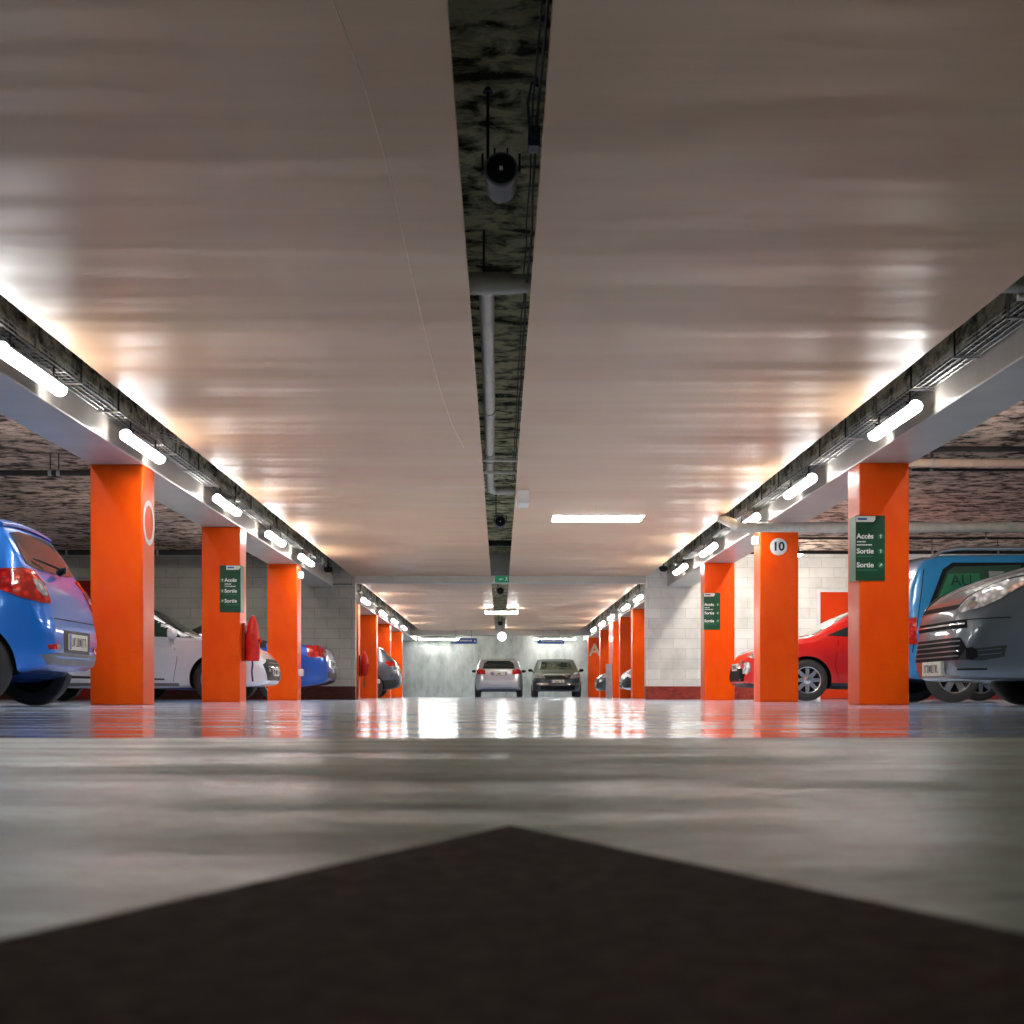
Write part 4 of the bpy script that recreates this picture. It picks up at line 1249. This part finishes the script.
# 9 -- red hatchback facing left behind the number 10 pillar
c = hatch('hatchback_car', 'bright red car facing left between the number 10 pillar and nearest right pillar', (5.79, 21.85, 0), PI, M['p_red'], L=4.26, W=1.77, H=1.47, wb=2.60, fo_=.95, wr=.315, style=8, windows=False, clad=(.27, M['dark_trim']))
r, f = c.r, c.f
c.side('side_window', [(f - 1.50, .97), (f - 1.25, .985), (f - 1.62, 1.14), (r + 2.28, 1.33), (r + 1.88, 1.34), (r + 1.85, .98)], M['glass'])
c.side('side_window', [(r + 1.79, .99), (r + 1.82, 1.34), (r + 1.05, 1.33), (r + .86, 1.28), (r + .86, 1.01)], M['glass'])
c.front('windscreen', [(-.66, 1.0), (.66, 1.0), (.57, 1.38), (.3, 1.41), (-.3, 1.41), (-.57, 1.38)], M['glass_l'], off=.008)
c.rear('rear_window', [(-.56, 1.07), (.56, 1.07), (.50, 1.31), (-.50, 1.31)], M['glass'])
c.corner('headlight', [(-1.05, .68), (-.86, .77), (-.62, .82), (-.52, .80), (-.70, .70), (-.92, .645)], 45, M['clear_lamp'], off=.008)
for o in c.corner('fog_lamp', [(-.92, .42), (-.82, .40), (-.76, .46), (-.76, .56), (-.84, .60), (-.92, .56)], 40, M['clear_lamp'], off=.012): pass
c.front('grille', [(-.56, .30), (.56, .30), (.62, .44), (.5, .50), (-.5, .50), (-.62, .44)], M['black'], off=.006)
c.front('grille_trim', [(-.5, .56), (.5, .56), (.5, .62), (-.5, .62)], M['chrome'], off=.008)
c.plate(0, .52, .48, .11)
c.side('rub_strip', [(r + 1.1, .46), (f - 1.62, .44), (f - 1.60, .485), (r + 1.1, .51)], M['dark_trim'], off=.008)
c.seam([(f - 1.42, .30), (f - 1.36, .55), (f - 1.42, .93)]); c.seam([(r + 1.80, .25), (r + 1.82, .95)])
c.mirrors(f - 1.68, .95, M['p_red']); c.handle(r + 2.0, .86, M['p_red'])

# 10 -- azure van, tail towards the aisle
f, r = 2.15, -2.15
top = [(r, .70), (r + .02, .95), (r + .06, 1.15), (r + .16, 1.45), (r + .25, 1.66), (r + .36, 1.76), (r + .6, 1.80), (r + 2.0, 1.81), (r + 2.5, 1.74), (f - 1.1, 1.12), (f - .8, 1.04), (f - .4, .95), (f - .15, .80), (f, .5)]
belt = [(r, .66), (r + .12, 1.02), (0, 1.06), (f - 1.2, 1.0), (f - .5, .88), (f, .44)]
bot = [(r, .40), (r + .05, .34), (r + .25, .28), (-.8, .22), (1, .22), (f - .2, .24), (f, .32)]
hw = .90
plan = [(r, hw * .80), (r + .03, hw * .88), (r + .1, hw * .94), (r + .3, hw * .975), (0, hw), (f - .8, hw * .98), (f - .4, hw * .93), (f - .15, hw * .8), (f, hw * .55)]
c = Car('van', 'light blue van behind the grey car, with roof rails and a notice in its window', 'van', (6.93, 17.5, 0), 0, 4.3, top, belt, bot, plan, M['p_azure'], (f - .85, r + .62), .315, .2, hw - .01, .20, 6)
ws = c.side('side_window', [(r + .36, 1.13), (r + .56, 1.56), (r + .66, 1.63), (r + 1.45, 1.65), (r + 1.45, 1.13)], M['glass_g'], off=.006)
for o in ws: o['label'] = 'green tinted window'
c.side('window_surround', [(r + .30, 1.10), (r + .52, 1.60), (r + .64, 1.68), (r + 2.62, 1.68), (r + 2.62, 1.10)], M['black'], off=.003)
c.side('side_window', [(r + 1.52, 1.14), (r + 1.52, 1.65), (r + 2.3, 1.63), (f - 1.55, 1.25), (f - 1.55, 1.14)], M['glass'], off=.006)
nt = c.side('window_notice', [(r + .40, 1.16), (r + .58, 1.54), (r + .95, 1.55), (r + .95, 1.16)], M['sign_gl'], -1, off=.009)
nt[0]['label'] = 'green notice sheet'
# lettering on the notice (left side of the van faces the camera)
y0 = c.bvh.ray_cast(Vector((r + .9, -4, 1.36)), Vector((0, 1, 0)))[0].y
no = c.bvh.ray_cast(Vector((r + .9, -4, 1.36)), Vector((0, 1, 0)))[1]
tilt = math.atan2(abs(no.z), abs(no.y))
mt = Matrix.Translation((r + .715, y0 - .020, 1.455)) @ FACE_CAM @ Matrix.Rotation(-tilt, 4, 'X')
tb = MB(); tb.add(text_bm('AU', .19, .004), mt); tb.build('lettering', M['ink'], nt[0], smooth=0)
c.side('window_sticker', [(r + 1.06, 1.46), (r + 1.06, 1.57), (r + 1.24, 1.57), (r + 1.24, 1.46)], M['glass_l'], -1, off=.012)
c.rear('rear_window', [(-.62, 1.16), (.62, 1.16), (.58, 1.58), (-.58, 1.58)], M['glass_l'], off=.008)
c.corner('tail_light', [(.78, .70), (1.06, .68), (1.06, .98), (.80, 1.02)], 135, M['red_lamp'], off=.012)
c.side('rear_pillar_gap', [(r + .12, .6), (r + .13, .6), (r + .30, 1.6), (r + .29, 1.6)], M['black'], off=.0015)
for sy in (-1, 1):
    MB().tube([(r + .42, sy * .66, 1.745), (r + .52, sy * .66, 1.82), (r + .70, sy * .66, 1.855), (r + 2.2, sy * .66, 1.865), (r + 2.4, sy * .66, 1.83), (r + 2.45, sy * .66, 1.74)], .024, 8).build('roof_rail', M['alloy'], c.root)
c.front('windscreen', [(-.66, 1.18), (.66, 1.18), (.6, 1.62), (-.6, 1.62)], M['glass'])
c.corner('headlight', [(-1.05, .75), (-.8, .85), (-.6, .88), (-.62, .75), (-.85, .68)], 45, M['clear_lamp'])
c.mirrors(f - 1.5, 1.1, M['dark_trim'], 1.2); c.rear('bumper', [(-.7, .42), (.7, .42), (.74, .62), (-.74, .62)], M['p_azure'], off=.03)
c.plate(180, .72)

# 11 -- grey people carrier, nose towards the aisle, right picture edge
f, r = 2.24, -2.24
H = 1.66
hw = .915
top = [(r, .66), (r + .03, .85), (r + .12, 1.1), (r + .35, 1.52), (r + .5, H - .06), (r + .9, H - .01), (r + 1.6, H), (r + 2.1, H - .04), (r + 2.6, 1.53), (f - 1.25, 1.30), (f - .89, 1.21), (f - .5, 1.10), (f - .285, 1.01), (f - .15, .93), (f - .07, .86), (f - .02, .77), (f - .005, .62), (f, .46)]
belt = [(r, .62), (r + .2, 1.0), (0, 1.0), (f - 1.2, 1.04), (f - .75, 1.0), (f - .4, .89), (f - .15, .74), (f, .42)]
bot = [(r, .40), (r + .05, .33), (r + .25, .27), (-.9, .2), (1.2, .2), (f - .35, .21), (f - .08, .225), (f - .02, .26), (f, .30)]
plan = [(r, hw * .66), (r + .04, hw * .77), (r + .14, hw * .88), (r + .35, hw * .955), (r + .8, hw * .99), (0, hw), (f - .95, hw * .99), (f - .6, hw * .965), (f - .36, hw * .91), (f - .18, hw * .82), (f - .07, hw * .72), (f, hw * .58)]
c = Car('people_carrier', 'dark blue grey people carrier at the right edge with its nose towards the aisle', 'car', (3.68 + 2.24, 11.85, 0), PI, 4.48, top, belt, bot, plan, M['p_grey'], (f - 1.06, r + .80), .32, .205, hw - .01, .33, 7)
c.side('side_window', [(f - 1.50, 1.12), (f - 1.75, 1.33), (r + 2.35, 1.50), (r + 1.95, 1.53), (r + 1.95, 1.05)], M['glass'])
c.side('side_window', [(r + 1.88, 1.05), (r + 1.88, 1.53), (r + .8, 1.50), (r + .7, 1.08)], M['glass'])
c.front('windscreen', [(-.66, 1.34), (.66, 1.34), (.58, 1.56), (-.58, 1.56)], M['glass'])
c.rear('rear_window', [(-.6, 1.12), (.6, 1.12), (.52, 1.48), (-.52, 1.48)], M['glass'])
# headlight sweeping up the near corner (camera sees the car's left front corner)
def sh(p, dx=-.28, dz=.06): return [(x + dx, z + dz) for x, z in p]
c.corner('headlight', sh([(-1.06, .70), (-1.10, .735), (-1.00, .83), (-.82, .915), (-.62, .965), (-.50, .975), (-.54, .92), (-.72, .80), (-.86, .735)]), 50, M['clear_lamp'], off=.008)
for o in c.corner('indicator', sh([(-.66, .90), (-.55, .945), (-.58, .89), (-.68, .84)]), 50, M['amber'], off=.013): o['label'] = 'pinkish amber end of the headlight'
for o in c.corner('headlight_bulb', sh([(-.99, .76), (-.95, .79), (-.91, .78), (-.91, .745), (-.95, .735)]), 50, M['chrome'], off=.014): pass
c.corner('headlight_brow', sh([(-1.12, .745), (-1.02, .845), (-.82, .93), (-.62, .98), (-.50, .99), (-.50, .978), (-.62, .968), (-.82, .918), (-1.0, .833), (-1.10, .738)]), 50, M['black'], off=.006)
c.front('bonnet_vent', [(-.42, .795), (.42, .795), (.46, .83), (-.46, .83)], M['black'], off=.005)
c.front('upper_grille', [(-.62, .635), (.62, .635), (.60, .70), (-.60, .70)], M['black'], off=.008)
c.front('grille_blade', [(-.60, .662), (.60, .662), (.60, .675), (-.60, .675)], M['chrome'], off=.016)
c.front('lower_grille', [(-.56, .38), (.56, .38), (.64, .47), (.56, .56), (-.56, .56), (-.64, .47)], M['black'], off=.008)
for zz in (.405, .445, .485, .525): c.front('grille_blade', [(-.57, zz), (.57, zz), (.57, zz + .012), (-.57, zz + .012)], M['p_grey'], off=.016)
c.plate(0, .315, .50, .12, out=.02, blue=False)
dxs, dzs = -.33, .03
for o in c.corner('fog_recess', sh([(-1.03, .44), (-.82, .44), (-.62, .46), (-.64, .37), (-.80, .34), (-1.0, .35)], dxs, dzs), 50, M['dark_trim'], off=.004): o['label'] = 'dark fog lamp recess'
c.corner('fog_lamp', sh([(-.93, .44), (-.88, .45), (-.84, .42), (-.84, .37), (-.88, .345), (-.93, .36)], dxs, dzs), 50, M['black'], off=.012)
for zz in (.38, .415):
    c.corner('recess_fin', sh([(-.83, zz), (-.66, zz + .015), (-.66, zz + .023), (-.83, zz + .008)], dxs, dzs), 50, M['p_grey'], off=.010)
c.corner('lower_slot', sh([(-1.06, .275), (-.80, .275), (-.80, .29), (-1.06, .29)], -.3, .02), 50, M['black'], off=.004)
c.corner('bumper_gap', sh([(-1.08, .665), (-.62, .675), (-.62, .683), (-1.08, .673)], -.3, .03), 50, M['black'], off=.002, skirt=.005)
c.side('bonnet_gap', [(f - .50, 1.03), (f - 1.3, 1.10), (f - 1.3, 1.108), (f - .50, 1.038)], M['black'], off=.002, skirt=.005)
c.mirrors(f - 1.75, 1.05, M['p_grey'])
c.seam([(f - 1.45, .28), (f - 1.42, .6), (f - 1.5, 1.02)])

# ------------------------------------------------------------------ world & colour management
w = bpy.data.worlds.new('world'); sc.world = w
w.use_nodes = True
w.node_tree.nodes['Background'].inputs[0].default_value = (.85, .85, .85, 1)
w.node_tree.nodes['Background'].inputs[1].default_value = .06
sc.view_settings.view_transform = 'Standard'
sc.view_settings.look = 'None'
sc.view_settings.exposure = 1.8
sc.view_settings.gamma = 1.0
sc.view_settings.use_curve_mapping = False
sc.cycles.use_denoising = True
sc.cycles.max_bounces = 8
sc.cycles.diffuse_bounces = 4
sc.cycles.glossy_bounces = 4
sc.cycles.sample_clamp_indirect = 8
